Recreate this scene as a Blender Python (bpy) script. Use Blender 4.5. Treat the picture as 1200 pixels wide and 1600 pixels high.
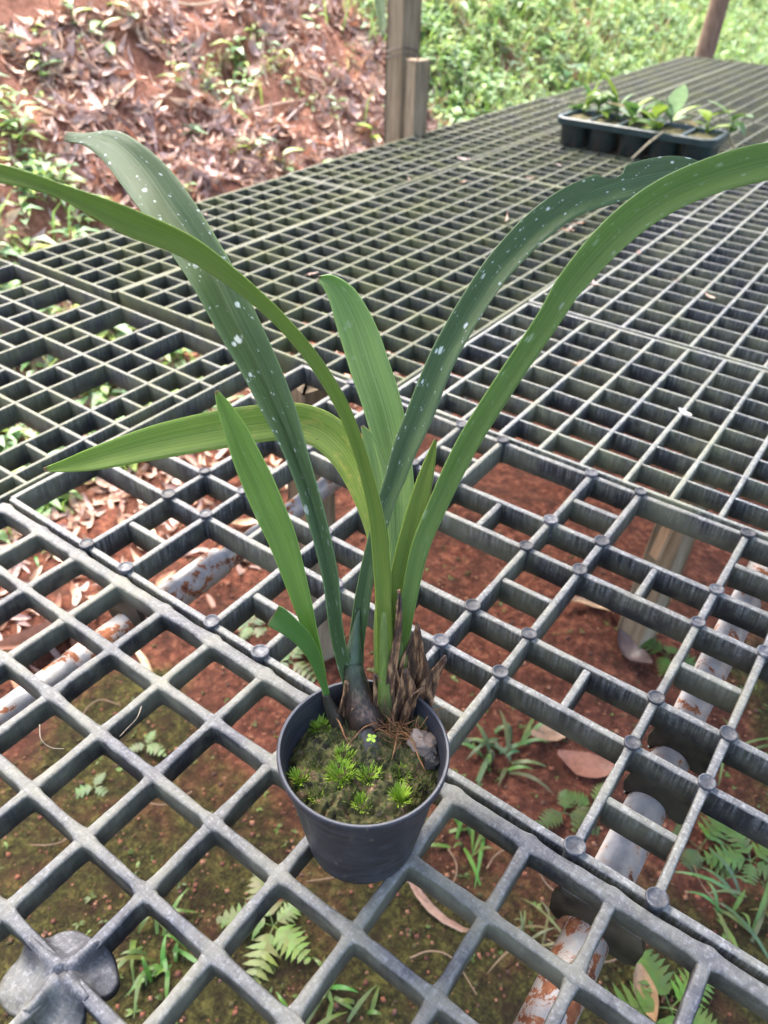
import bpy, math, random
import numpy as np
from mathutils import Vector, noise

random.seed(7)
for o in list(bpy.data.objects):
    bpy.data.objects.remove(o)
S = bpy.context.scene
COL = S.collection

# ------------------------------------------------------------------ camera, sky, sun, exposure
CELL = 0.05                       # one bench cell is about 5 cm
RC = np.array([[0.809781, -0.586133, -0.026529], [0.377274, 0.485534, 0.78862], [-0.449355, -0.648618, 0.614308]])
CC = np.array([10.140308, 4.739094, -8.115326])
FPX = 1197.0

def W(u, v, h):                   # bench coordinates (cells; h up from the bench top) -> metres
    return (u * CELL, -v * CELL, h * CELL)

cam = bpy.data.cameras.new('camera')
camo = bpy.data.objects.new('camera', cam)
COL.objects.link(camo)
from mathutils import Matrix
ax = [Vector((r[0], -r[1], -r[2])) for r in RC]        # right, down, forward in world axes
m = Matrix((( ax[0].x, -ax[1].x, -ax[2].x), (ax[0].y, -ax[1].y, -ax[2].y), (ax[0].z, -ax[1].z, -ax[2].z)))
camo.matrix_world = Matrix.Translation(Vector(W(CC[0], CC[1], -CC[2]))) @ m.to_4x4()
cam.sensor_fit = 'VERTICAL'
cam.sensor_height = 36
cam.sensor_width = 27
cam.lens = FPX / 1600 * 36
cam.clip_start = 0.02
cam.clip_end = 500
cam.dof.use_dof = True
cam.dof.focus_distance = 0.42
cam.dof.aperture_fstop = 11
S.camera = camo

SUN_EL, SUN_AZ = math.radians(62), math.radians(300)   # azimuth as seen from above, from +Y clockwise
world = bpy.data.worlds.new('World')
S.world = world
world.use_nodes = True
wn = world.node_tree.nodes
sky = wn.new('ShaderNodeTexSky')
sky.sky_type = 'NISHITA'
sky.sun_disc = False
sky.sun_elevation = SUN_EL
sky.sun_rotation = SUN_AZ
sky.air_density = 1.0
sky.dust_density = 6.0
sky.ozone_density = 0.6
wn['Background'].inputs[1].default_value = 0.15
world.node_tree.links.new(sky.outputs[0], wn['Background'].inputs[0])
sun = bpy.data.lights.new('sun', 'SUN')
sun.energy = 1.5
sun.angle = math.radians(40)
sun.color = (1, 0.97, 0.92)
suno = bpy.data.objects.new('sun', sun)
COL.objects.link(suno)
sd = Vector((math.sin(SUN_AZ) * math.cos(SUN_EL), math.cos(SUN_AZ) * math.cos(SUN_EL), math.sin(SUN_EL)))
suno.rotation_euler = (-sd).to_track_quat('-Z', 'Y').to_euler()
suno.location = (0, 0, 8)
S.view_settings.view_transform = 'Standard'
S.view_settings.look = 'None'
S.view_settings.exposure = 2.78
S.view_settings.gamma = 1.0

# ------------------------------------------------------------------ helpers
def at(px, py, t):                # a point t cells in front of the lens -> bench coordinates (u, v, h)
    d = RC.T @ np.array([(px - 600) / FPX, (py - 800) / FPX, 1.0])
    q = CC + t * d
    return np.array([q[0], q[1], -q[2]])

def on(px, py, h):                # the point at height h seen there
    d = RC.T @ np.array([(px - 600) / FPX, (py - 800) / FPX, 1.0])
    t = (-h - CC[2]) / d[2]
    q = CC + t * d
    return np.array([q[0], q[1], -q[2]])

def tag(o, label=None, cat=None, group=None, kind=None):
    if label: o['label'] = label
    if cat: o['category'] = cat
    if group: o['group'] = group
    if kind: o['kind'] = kind
    return o

def thing(name, base, label, cat, group=None):
    o = bpy.data.objects.new(name, None)
    COL.objects.link(o)
    o.empty_display_size = 0.02
    o.location = W(*base)
    return tag(o, label, cat, group)

class MB:
    """collects vertices in bench coordinates and links them as one mesh"""
    def __init__(s):
        s.v = []; s.f = []; s.uv = []; s.col = []
    def add(s, vs, fs, uv=None, col=None):
        o = len(s.v)
        s.v += [tuple(map(float, p)) for p in vs]
        s.f += [tuple(i + o for i in f) for f in fs]
        if uv is not None: s.uv += list(uv)
        if col is not None: s.col += [col] * len(vs)
        return s
    def mesh(s, name, smooth=True, base=(0, 0, 0)):
        me = bpy.data.meshes.new(name)
        b = W(*base)
        a = np.array(s.v, float) * np.array([CELL, -CELL, CELL]) - np.array(b)
        me.from_pydata(a.tolist(), [], [f[::-1] for f in s.f])
        if smooth: me.polygons.foreach_set('use_smooth', [True] * len(me.polygons))
        if s.uv:
            l = me.uv_layers.new(name='UVMap')
            idx = np.empty(len(me.loops), int); me.loops.foreach_get('vertex_index', idx)
            l.data.foreach_set('uv', np.array(s.uv, float)[idx].ravel())
        if s.col:
            ca = me.color_attributes.new('tint', 'FLOAT_COLOR', 'POINT')
            c = np.array(s.col, float)
            ca.data.foreach_set('color', np.c_[c, np.ones(len(c))].ravel())
        me.update()
        return me
    def build(s, name, mat, parent=None, smooth=True, base=None):
        if base is None:
            base = (0, 0, 0)
        if parent is not None:
            l = parent.location
            p = parent
            # children are stored relative to the thing they hang from
            tot = Vector(l)
            while p.parent: p = p.parent; tot += p.location
            base = (tot.x / CELL, -tot.y / CELL, tot.z / CELL)
        me = s.mesh(name, smooth, base)
        me.materials.append(mat)
        o = bpy.data.objects.new(name, me)
        COL.objects.link(o)
        if parent is not None: o.parent = parent
        else: o.location = W(*base)
        return o

def centre(mb):
    a = np.array(mb.v); lo = a.min(0); hi = a.max(0)
    return ((lo[0] + hi[0]) / 2, (lo[1] + hi[1]) / 2, lo[2])

def sharp(o, ang=40):
    try:
        o.data.set_sharp_from_angle(angle=math.radians(ang))
    except Exception:
        pass
    return o

# ------------------------------------------------------------------ materials
class NT:
    def __init__(s, name):
        s.m = bpy.data.materials.new(name); s.m.use_nodes = True
        s.t = s.m.node_tree; s.n = s.t.nodes; s.b = s.n['Principled BSDF']; s.out = s.n['Material Output']
    def new(s, k, **kw):
        n = s.n.new('ShaderNode' + k)
        for a, b in kw.items(): setattr(n, a, b)
        return n
    def link(s, a, b): s.t.links.new(a, b)
    def co(s, kind='Object'):
        return s.new('TexCoord').outputs[kind]
    def mapping(s, src, scale=(1, 1, 1)):
        m = s.new('Mapping'); s.link(src, m.inputs[0]); m.inputs['Scale'].default_value = scale
        return m.outputs[0]
    def noise(s, src, scale, detail=4, rough=0.6, dist=0):
        n = s.new('TexNoise'); n.inputs['Scale'].default_value = scale; n.inputs['Detail'].default_value = detail
        n.inputs['Roughness'].default_value = rough; n.inputs['Distortion'].default_value = dist
        if src is not None: s.link(src, n.inputs['Vector'])
        return n.outputs[0]
    def ramp(s, src, stops, interp='LINEAR'):
        r = s.new('ValToRGB'); s.link(src, r.inputs[0]); r.color_ramp.interpolation = interp
        e = r.color_ramp.elements
        while len(e) < len(stops): e.new(0.5)
        for k, (p, c) in zip(e, stops):
            k.position = p
            k.color = (c, c, c, 1) if isinstance(c, (int, float)) else (*c, 1)
        return r.outputs[0]
    def mix(s, f, a, b, mode='MIX'):
        m = s.new('MixRGB'); m.blend_type = mode
        for i, x in zip((0, 1, 2), (f, a, b)):
            if hasattr(x, 'is_linked'): s.link(x, m.inputs[i])
            elif i == 0: m.inputs[0].default_value = x
            else: m.inputs[i].default_value = (*x, 1)
        return m.outputs[0]
    def math(s, op, a, b=None, clamp=False):
        m = s.new('Math', operation=op); m.use_clamp = clamp
        for i, x in ((0, a), (1, b)):
            if x is None: continue
            if hasattr(x, 'is_linked'): s.link(x, m.inputs[i])
            else: m.inputs[i].default_value = x
        return m.outputs[0]
    def bump(s, h, strength=0.3, dist=0.002):
        b = s.new('Bump'); b.inputs['Strength'].default_value = strength; b.inputs['Distance'].default_value = dist
        s.link(h, b.inputs['Height']); s.link(b.outputs[0], s.b.inputs['Normal'])
    def base(s, c):
        if hasattr(c, 'is_linked'): s.link(c, s.b.inputs['Base Color'])
        else: s.b.inputs['Base Color'].default_value = (*c, 1)
    def rough(s, r):
        if hasattr(r, 'is_linked'): s.link(r, s.b.inputs['Roughness'])
        else: s.b.inputs['Roughness'].default_value = r
    def spec(s, v): s.b.inputs['Specular IOR Level'].default_value = v

def mat_plastic(name, dark, worn, lichen, lichen_amt, wear=0.5):
    """black moulded plastic, chalky grey where it is weathered on top, with lichen and drips down the sides"""
    t = NT(name); g = t.new('NewGeometry'); pos = g.outputs['Position']
    sep = t.new('SeparateXYZ'); t.link(g.outputs['Normal'], sep.inputs[0])
    up = t.ramp(sep.outputs[2], [(0.35, 0.0), (0.85, 1.0)])
    n1 = t.noise(pos, 90, 6, 0.7); n2 = t.noise(pos, 380, 3, 0.6); n3 = t.noise(pos, 14, 3)
    drip = t.noise(t.mapping(pos, (420, 420, 25)), 1.0, 3)
    w = t.ramp(n1, [(0.3, 0.35), (0.65, 1.0)])
    sp = t.new('SeparateXYZ'); t.link(pos, sp.inputs[0])
    hz = t.math('ADD', t.math('MULTIPLY', sp.outputs[2], 55.0), 1.05)      # weathering is worst on the upper edge
    side = t.math('MULTIPLY', t.ramp(drip, [(0.42, 0.0), (0.7, 0.75)]), t.math('MAXIMUM', hz, 0.0), True)
    f = t.math('MAXIMUM', t.math('MULTIPLY', up, w), t.math('MULTIPLY', side, wear), True)
    sc_ = t.noise(t.mapping(pos, (60, 900, 60)), 1.0, 2); sc2 = t.noise(t.mapping(pos, (900, 60, 60)), 1.0, 2)
    f = t.math('MULTIPLY', f, t.ramp(t.math('MULTIPLY', sc_, sc2), [(0.14, 0.72), (0.30, 1.1)]), True)
    c = t.mix(f, dark, worn)
    c = t.mix(t.math('MULTIPLY', t.ramp(n2, [(0.52, 0.0), (0.66, 0.8)]), f), c, tuple(min(1, x * 1.75) for x in worn))
    l = t.math('MULTIPLY', t.ramp(t.math('ADD', t.math('MULTIPLY', n3, 0.7), t.math('MULTIPLY', n1, 0.3)), [(0.42, 0.0), (0.62, 1.0)]), lichen_amt)
    c = t.mix(l, c, lichen)
    t.base(c); t.rough(t.ramp(n1, [(0.3, 0.5), (0.7, 0.8)])); t.spec(0.35)
    t.bump(t.math('ADD', n1, t.math('MULTIPLY', n2, 0.5)), 0.6, 0.0012)
    return t.m

M = {}
M['bench_front'] = mat_plastic('weathered_plastic', (0.010, 0.0105, 0.0125), (0.108, 0.111, 0.123), (0.23, 0.225, 0.15), 0.45, 0.30)
M['bench_peg'] = mat_plastic('scuffed_plastic', (0.012, 0.0125, 0.014), (0.185, 0.187, 0.186), (0.21, 0.205, 0.125), 0.38, 0.75)
M['bench_mid'] = mat_plastic('chalky_plastic', (0.015, 0.0165, 0.018), (0.245, 0.25, 0.24), (0.23, 0.23, 0.12), 0.46, 0.55)
M['bench_far'] = mat_plastic('mossy_plastic', (0.026, 0.030, 0.024), (0.125, 0.13, 0.098), (0.098, 0.106, 0.040), 0.75, 0.75)

M['bench_left'] = mat_plastic('mossy_grey_plastic', (0.022, 0.024, 0.023), (0.150, 0.155, 0.138), (0.125, 0.13, 0.060), 0.6, 0.9)

def mat_peg():
    t = NT('peg_plastic'); g = t.new('NewGeometry')
    n = t.noise(g.outputs['Position'], 240, 4)
    oi = t.new('ObjectInfo'); c = t.ramp(n, [(0.3, (0.018, 0.019, 0.022)), (0.55, (0.060, 0.063, 0.072)), (0.75, (0.16, 0.16, 0.15))])
    t.base(t.mix(1.0, c, t.ramp(oi.outputs['Random'], [(0.0, 0.45), (1.0, 1.35)]), 'MULTIPLY')); t.rough(0.6); t.bump(n, 0.5, 0.001)
    return t.m
M['peg'] = mat_peg()

def mat_pot():
    t = NT('pot_plastic'); o = t.co()
    n = t.noise(t.mapping(o, (6, 6, 160)), 3.0, 4); n2 = t.noise(o, 60, 5)
    sep = t.new('SeparateXYZ'); t.link(t.new('NewGeometry').outputs['Normal'], sep.inputs[0])
    up = t.ramp(sep.outputs[2], [(0.4, 0.0), (0.9, 0.7)])
    c = t.ramp(n, [(0.35, (0.017, 0.018, 0.022)), (0.7, (0.030, 0.032, 0.040))])
    c = t.mix(t.ramp(n2, [(0.52, 0.0), (0.75, 0.5)]), c, (0.075, 0.075, 0.08))
    ns = t.noise(t.mapping(o, (1, 1, 0.35)), 170, 4); c = t.mix(t.ramp(ns, [(0.62, 0.0), (0.70, 0.6)]), c, (0.10, 0.085, 0.065))
    c = t.mix(up, c, (0.085, 0.09, 0.105))
    t.base(c); t.rough(t.ramp(n2, [(0.3, 0.38), (0.7, 0.58)]))
    t.bump(n, 0.25, 0.0006)
    return t.m
M['pot'] = mat_pot()

def mat_leaf(name, dark, light, specks=0.0, yellow=0.0, rough=0.38, transl=0.35):
    t = NT(name); uv = t.co('UV'); sep = t.new('SeparateXYZ'); t.link(uv, sep.inputs[0])
    st = t.noise(t.mapping(uv, (0.35, 26, 1)), 1.0, 4, 0.65)
    big = t.noise(t.mapping(uv, (0.8, 1.6, 1)), 1.0, 3)
    fine = t.noise(t.mapping(uv, (0.8, 90, 1)), 1.0, 2)
    c = t.ramp(t.math('ADD', t.math('MULTIPLY', st, 0.6), t.math('MULTIPLY', big, 0.4)), [(0.33, dark), (0.68, light)])
    half = t.ramp(t.math('ABSOLUTE', sep.outputs[1]), [(0.0, 0.45), (0.035, 0.0)])
    c = t.mix(half, c, tuple(x * 0.45 for x in dark))  # shade of the fold painted as a dark line along the midrib
    pale = t.ramp(t.math('ABSOLUTE', sep.outputs[1]), [(0.04, 0.0), (0.07, 0.35), (0.12, 0.0)])
    c = t.mix(pale, c, tuple(min(1, x * 1.5) for x in light))
    edge = t.ramp(t.math('ABSOLUTE', sep.outputs[1]), [(0.94, 0.0), (0.99, 0.4)])
    c = t.mix(edge, c, tuple(min(1, x * 1.6) for x in light))
    if yellow:
        zone = t.ramp(t.math('DIVIDE', sep.outputs[0], 8.0), [(0.12, 0.0), (0.24, 1.0), (0.42, 0.9), (0.55, 0.0)])
        y = t.math('MULTIPLY', zone, t.ramp(t.noise(t.mapping(uv, (3.0, 1.3, 1)), 1.0, 6, 0.75), [(0.52, 0.0), (0.66, yellow)]))
        c = t.mix(y, c, (0.42, 0.38, 0.09))
        br = t.math('MULTIPLY', zone, t.ramp(t.noise(t.mapping(uv, (3.1, 1.2, 1)), 1.3, 3), [(0.68, 0.0), (0.71, 0.9)]))
        c = t.mix(br, c, (0.09, 0.035, 0.03))
    if specks:
        vo = t.new('TexVoronoi'); vo.inputs['Scale'].default_value = 1.0; t.link(t.mapping(uv, (5.2, 1.9, 1)), vo.inputs['Vector'])
        msk = t.math('MULTIPLY', t.ramp(t.math('DIVIDE', sep.outputs[0], 9.0), [(0.16, 0.25), (0.34, 1.0)]), t.ramp(t.noise(t.mapping(uv, (0.7, 0.35, 1)), 1.5, 2), [(0.24, 0.3), (0.38, 1.0)]))
        nn = t.noise(t.mapping(uv, (16, 6, 1)), 1.0, 4)
        d = t.math('ADD', vo.outputs['Distance'], t.math('MULTIPLY', t.math('SUBTRACT', nn, 0.5), 0.34))
        cr = t.new('SeparateColor'); t.link(vo.outputs['Color'], cr.inputs[0])
        rad = t.math('ADD', t.math('MULTIPLY', t.math('POWER', cr.outputs[0], 3.2), 0.36), 0.045)
        sp = t.math('MULTIPLY', t.math('MULTIPLY', t.math('SUBTRACT', rad, d), 9.0, True), msk)
        c = t.mix(t.math('MULTIPLY', sp, specks), c, (0.70, 0.74, 0.72))
        vo2 = t.new('TexVoronoi'); t.link(t.mapping(uv, (8.5, 3.0, 1)), vo2.inputs['Vector']); vo2.inputs['Scale'].default_value = 1.0
        sp2 = t.math('MULTIPLY', t.math('LESS_THAN', vo2.outputs['Distance'], 0.2), t.math('MULTIPLY', msk, t.ramp(nn, [(0.5, 0.0), (0.55, 1.0)])))
        c = t.mix(t.math('MULTIPLY', sp2, specks * 0.8), c, (0.55, 0.6, 0.57))
    at_ = t.new('Attribute'); at_.attribute_name = 'tint'; ts = t.new('SeparateColor'); t.link(at_.outputs['Color'], ts.inputs[0])
    tip = t.ramp(t.math('ADD', ts.outputs[0], t.math('MULTIPLY', t.math('SUBTRACT', st, 0.5), 0.5)), [(0.55, 0.0), (0.75, 0.9)])
    c = t.mix(tip, c, (0.16, 0.10, 0.05))
    vein = t.ramp(t.noise(t.mapping(uv, (0.15, 34, 1)), 1.0, 2), [(0.38, 0.80), (0.62, 1.16)])
    c = t.mix(1.0, c, vein, 'MULTIPLY')
    t.base(c); t.rough(t.ramp(big, [(0.3, rough), (0.7, rough + 0.16)])); t.spec(0.45)
    t.bump(t.math('ADD', st, t.math('MULTIPLY', fine, 0.6)), 0.55, 0.0009)
    tr = t.new('BsdfTranslucent'); t.link(t.mix(1.0, c, (1.5, 1.6, 0.7), 'MULTIPLY'), tr.inputs[0])
    mx = t.new('MixShader'); mx.inputs[0].default_value = transl
    t.link(t.b.outputs[0], mx.inputs[1]); t.link(tr.outputs[0], mx.inputs[2]); t.link(mx.outputs[0], t.out.inputs[0])
    return t.m

M['leaf_dark'] = mat_leaf('leaf_dark', (0.046, 0.088, 0.027), (0.090, 0.152, 0.050), 0.9, transl=0.25)
M['leaf_mid'] = mat_leaf('leaf_mid', (0.080, 0.150, 0.022), (0.155, 0.245, 0.055), 0.25)
M['leaf_fresh'] = mat_leaf('leaf_fresh', (0.105, 0.205, 0.022), (0.185, 0.300, 0.055), 0.10, transl=0.42)
M['leaf_olive'] = mat_leaf('leaf_olive', (0.105, 0.165, 0.014), (0.185, 0.255, 0.038))
M['leaf_pale'] = mat_leaf('leaf_pale', (0.13, 0.235, 0.060), (0.21, 0.33, 0.10), 0.12)
M['leaf_bright'] = mat_leaf('leaf_bright', (0.060, 0.150, 0.020), (0.100, 0.210, 0.038))
M['leaf_yellow'] = mat_leaf('leaf_yellow', (0.135, 0.225, 0.022), (0.225, 0.32, 0.05), 0, 0.75)

def mat_stalk(name, top, low, split):
    t = NT(name); o = t.co(); g = t.co('Generated'); sep = t.new('SeparateXYZ'); t.link(g, sep.inputs[0])
    n = t.noise(t.mapping(o, (7, 7, 0.6)), 60, 5, 0.65); n2 = t.noise(o, 90, 5)
    a = t.mix(t.ramp(n, [(0.35, 0.0), (0.65, 1.0)]), tuple(x * 0.65 for x in top), top)
    b = t.ramp(t.math('ADD', t.math('MULTIPLY', n, 0.5), t.math('MULTIPLY', n2, 0.5)), [(0.38, tuple(x * 0.35 for x in low)), (0.52, low), (0.64, tuple(min(1, x * 4.5) for x in low))])
    f = t.ramp(t.math('ADD', sep.outputs[2], t.math('MULTIPLY', t.math('SUBTRACT', n2, 0.5), 0.35)), [(split - 0.14, 0.0), (split + 0.14, 1.0)])
    t.base(t.mix(f, b, a)); t.rough(0.5); t.bump(n, 0.5, 0.0012)
    return t.m
M['bulb_left'] = mat_stalk('bulb_skin', (0.040, 0.074, 0.034), (0.036, 0.020, 0.012), 0.60)
M['shoot_olive'] = mat_stalk('shoot_olive', (0.125, 0.185, 0.035), (0.055, 0.040, 0.020), 0.22)
M['shoot_green'] = mat_stalk('shoot_green', (0.10, 0.17, 0.045), (0.050, 0.040, 0.020), 0.15)

def mat_tint(name, rough=0.6, transl=0.0, var=0.25, scale=120):
    """colour from the piece's own tint, with a little mottling"""
    t = NT(name); a = t.new('Attribute'); a.attribute_name = 'tint'
    n = t.noise(t.co(), scale, 4)
    c = t.mix(1.0, a.outputs['Color'], t.ramp(n, [(0.25, 1 - var), (0.75, 1 + var)]), 'MULTIPLY')
    t.base(c); t.rough(rough); t.spec(0.4)
    if transl:
        tr = t.new('BsdfTranslucent'); t.link(c, tr.inputs[0]); mx = t.new('MixShader'); mx.inputs[0].default_value = transl
        t.link(t.b.outputs[0], mx.inputs[1]); t.link(tr.outputs[0], mx.inputs[2]); t.link(mx.outputs[0], t.out.inputs[0])
    return t.m
M['litter'] = mat_tint('dead_leaf', 0.42, 0.12, 0.3)
M['weed'] = mat_tint('weed_leaf', 0.42, 0.35, 0.25, 60)
M['twig'] = mat_tint('twig_bark', 0.75, 0, 0.3)
M['crumb'] = mat_tint('soil_crumb', 0.95, 0, 0.3)

def mat_simple(name, stops, scale=40, rough=0.7, bump=0.3, dist=0.001, stretch=(1, 1, 1)):
    t = NT(name); n = t.noise(t.mapping(t.co(), stretch), scale, 6, 0.65)
    t.base(t.ramp(n, stops)); t.rough(rough); t.bump(n, bump, dist)
    return t.m
M['wood'] = mat_simple('weathered_wood', [(0.25, (0.10, 0.075, 0.045)), (0.5, (0.21, 0.165, 0.105)), (0.75, (0.30, 0.245, 0.17))], 12, 0.85, 0.5, 0.002, (8, 8, 1))
M['wood_fresh'] = mat_simple('cut_wood', [(0.3, (0.34, 0.23, 0.14)), (0.7, (0.52, 0.38, 0.25))], 30, 0.8, 0.3, 0.001, (6, 6, 1))
M['wood_dark'] = mat_simple('brown_post_bark', [(0.3, (0.10, 0.06, 0.04)), (0.7, (0.26, 0.17, 0.12))], 20, 0.9, 0.6, 0.003, (4, 4, 1))
M['bulb'] = mat_simple('pseudobulb_skin', [(0.3, (0.014, 0.013, 0.009)), (0.55, (0.032, 0.026, 0.016)), (0.75, (0.13, 0.075, 0.05))], 55, 0.5, 0.5, 0.001, (5, 5, 1))
M['sheath'] = mat_simple('dead_sheath', [(0.34, (0.014, 0.008, 0.006)), (0.5, (0.075, 0.036, 0.017)), (0.62, (0.33, 0.185, 0.09))], 70, 0.65, 0.6, 0.001, (5, 5, 1))
M['root'] = mat_simple('dry_root', [(0.3, (0.09, 0.038, 0.014)), (0.7, (0.34, 0.155, 0.055))], 160, 0.7)
M['soil_pot'] = mat_simple('potting_moss_soil', [(0.36, (0.008, 0.005, 0.003)), (0.44, (0.038, 0.042, 0.010)), (0.52, (0.070, 0.072, 0.020)), (0.58, (0.085, 0.052, 0.026)), (0.68, (0.26, 0.175, 0.105))], 150, 0.95, 0.8, 0.002)
M['moss'] = mat_simple('moss_shoot', [(0.3, (0.15, 0.26, 0.018)), (0.7, (0.33, 0.48, 0.04))], 200, 0.6, 0.1)
M['shell'] = mat_simple('stone_grey', [(0.3, (0.13, 0.095, 0.07)), (0.6, (0.27, 0.21, 0.17)), (0.8, (0.38, 0.33, 0.28))], 60, 0.7, 0.5, 0.002)
M['coal'] = mat_simple('charcoal', [(0.3, (0.012, 0.012, 0.013)), (0.7, (0.06, 0.055, 0.05))], 60, 0.7, 0.8, 0.002)
M['tray'] = mat_simple('tray_plastic', [(0.3, (0.010, 0.026, 0.028)), (0.7, (0.022, 0.046, 0.048))], 40, 0.4, 0.1)
M['wire'] = mat_simple('rusty_wire', [(0.3, (0.06, 0.05, 0.045)), (0.7, (0.14, 0.11, 0.09))], 60, 0.6, 0.2)
M['roof'] = mat_simple('roof_sheet', [(0.3, (0.35, 0.36, 0.36)), (0.7, (0.45, 0.46, 0.45))], 3, 0.8, 0.1)

def mat_pipe(name, rust_amt):
    t = NT(name); o = t.co(); n = t.noise(o, 55, 7, 0.72, 0.4); n2 = t.noise(o, 120, 4)
    paint = t.ramp(n2, [(0.3, (0.30, 0.31, 0.32)), (0.7, (0.45, 0.45, 0.45))])
    rust = t.ramp(n2, [(0.3, (0.11, 0.035, 0.02)), (0.55, (0.27, 0.10, 0.045)), (0.75, (0.42, 0.22, 0.12))])
    stain = t.mix(t.ramp(n, [(0.52 - rust_amt, 0.0), (0.60 - rust_amt, 0.45)]), paint, (0.46, 0.30, 0.19))
    f = t.ramp(n, [(0.585 - rust_amt, 0.0), (0.61 - rust_amt, 1.0)])
    t.base(t.mix(f, stain, rust)); t.rough(t.ramp(f, [(0.0, 0.4), (1.0, 0.9)]))
    t.bump(t.math('ADD', t.math('MULTIPLY', f, -0.5), n2), 0.4, 0.001)
    return t.m
M['pipe'] = mat_pipe('painted_pipe', 0.025)
M['pipe_rusty'] = mat_pipe('rusty_pipe', 0.075)

def mat_ground():
    t = NT('red_soil'); g = t.new('NewGeometry'); pos = g.outputs['Position']
    sep = t.new('SeparateXYZ'); t.link(pos, sep.inputs[0])
    n1 = t.noise(pos, 9, 8, 0.65); n2 = t.noise(pos, 70, 6, 0.7); n3 = t.noise(pos, 260, 3); nb = t.noise(pos, 26, 5, 0.7)
    soil = t.ramp(n2, [(0.32, (0.040, 0.013, 0.008)), (0.5, (0.135, 0.044, 0.026)), (0.66, (0.29, 0.115, 0.068))])
    soil = t.mix(t.ramp(n1, [(0.35, 0.55), (0.6, 0.0)]), soil, (0.075, 0.032, 0.022))
    soil = t.mix(t.ramp(n3, [(0.68, 0.0), (0.76, 0.8)]), soil, (0.40, 0.19, 0.10))
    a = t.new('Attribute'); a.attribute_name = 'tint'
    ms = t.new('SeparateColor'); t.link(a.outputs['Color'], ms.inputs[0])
    dry = t.ramp(n2, [(0.28, (0.15, 0.062, 0.042)), (0.5, (0.29, 0.135, 0.092)), (0.68, (0.42, 0.235, 0.175))])  # bank soil made paler in colour to stand in for skylight
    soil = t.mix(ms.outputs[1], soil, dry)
    mk = t.ramp(t.math('ADD', t.math('MULTIPLY', n1, 0.75), t.math('SUBTRACT', ms.outputs[0], 0.5)), [(0.36, 0.0), (0.50, 0.9)])
    moss = t.ramp(t.math('ADD', t.math('MULTIPLY', n2, 0.6), t.math('MULTIPLY', n3, 0.4)), [(0.38, (0.009, 0.010, 0.004)), (0.5, (0.036, 0.040, 0.010)), (0.62, (0.10, 0.105, 0.024))])
    wet = t.math('MULTIPLY', t.ramp(nb, [(0.36, 0.65), (0.52, 0.0)]), t.math('SUBTRACT', 1.0, t.math('MULTIPLY', ms.outputs[1], 0.8)))
    t.base(t.mix(wet, t.mix(mk, soil, moss), (0.030, 0.014, 0.009))); t.rough(0.95); t.spec(0.2)
    t.bump(t.math('ADD', t.math('ADD', n1, n2), t.math('MULTIPLY', n3, 0.5)), 1.0, 0.014)
    return t.m
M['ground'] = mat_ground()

# ------------------------------------------------------------------ ground and bank
GH = -10.0
def sstep(x, a, b):
    x = min(1, max(0, (x - a) / (b - a)))
    return x * x * (3 - 2 * x)

def ground_h(u, v):
    s = -u - 12.5
    h = GH
    if s > 0:
        k = min(s, 60)
        h += 0.80 * (k - 3 + 3 * math.exp(-k / 3)) if k < 40 else 0.80 * 37
    n = noise.noise
    h += 0.9 * n((u * 0.09, v * 0.09, 3)) + 0.45 * n((u * 0.27, v * 0.27, 8)) + 0.16 * n((u * 0.9, v * 0.9, 1)) + 0.07 * n((u * 2.3, v * 2.3, 5))
    if s > 1:
        e = sstep(s, 1, 6)
        lump = abs(n((u * 0.30, v * 0.30, 21)))
        h += e * (1.6 * (0.28 - lump) + 0.45 * n((u * 0.55, v * 0.55, 4)))
        # a small scarp where the soil has broken away, left of the post
        w = sstep(v, -52, -44) * (1 - sstep(v, -22, -15))
        h += w * 1.7 * sstep(s + 1.3 * n((v * 0.2, 0, 9)), 7.0, 7.9) - w * 0.9
    return h

def build_ground():
    us = np.concatenate([np.linspace(-120, -46, 14), np.arange(-45, 14.1, 0.36), np.linspace(16, 200, 14)])
    vs = np.concatenate([np.linspace(-400, -152, 10), np.arange(-150, -60, 1.0), np.arange(-60, 6.1, 0.36), np.linspace(8, 200, 12)])
    V = []; T = []
    for v in vs:
        for u in us:
            V.append((u, v, ground_h(u, v)))
            b = 1 / (1 + math.exp(-(u * 0.35 + v * 0.75 + 3.2) * 0.9))                 # mossy under the front of the bench
            b2 = math.exp(-((u - 12) ** 2 / 40 + (v + 14) ** 2 / 60)) * 0.6
            b3 = math.exp(-((u + 3) ** 2 / 14 + (v + 1.5) ** 2 / 20)) * 0.7
            red = math.exp(-((u - 4.5) ** 2 / 30 + (v + 11) ** 2 / 22))
            m = max(b * 0.57, b2, b3) - 0.5 * red + 0.10
            if u < -10: m = 0.05
            T.append(m)
    nu = len(us)
    F = [(j * nu + i, j * nu + i + 1, (j + 1) * nu + i + 1, (j + 1) * nu + i) for j in range(len(vs) - 1) for i in range(nu - 1)]
    mb = MB(); mb.v = V; mb.f = F; mb.col = [(x, sstep(-p[0], 11, 15) * 0.85, 0) for x, p in zip(T, V)]   # r: moss, g: dry bank soil, with open skylight put into its colour
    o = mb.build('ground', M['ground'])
    tag(o, 'red soil ground rising into a bank behind the bench', None, None, 'structure')
build_ground()

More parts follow.
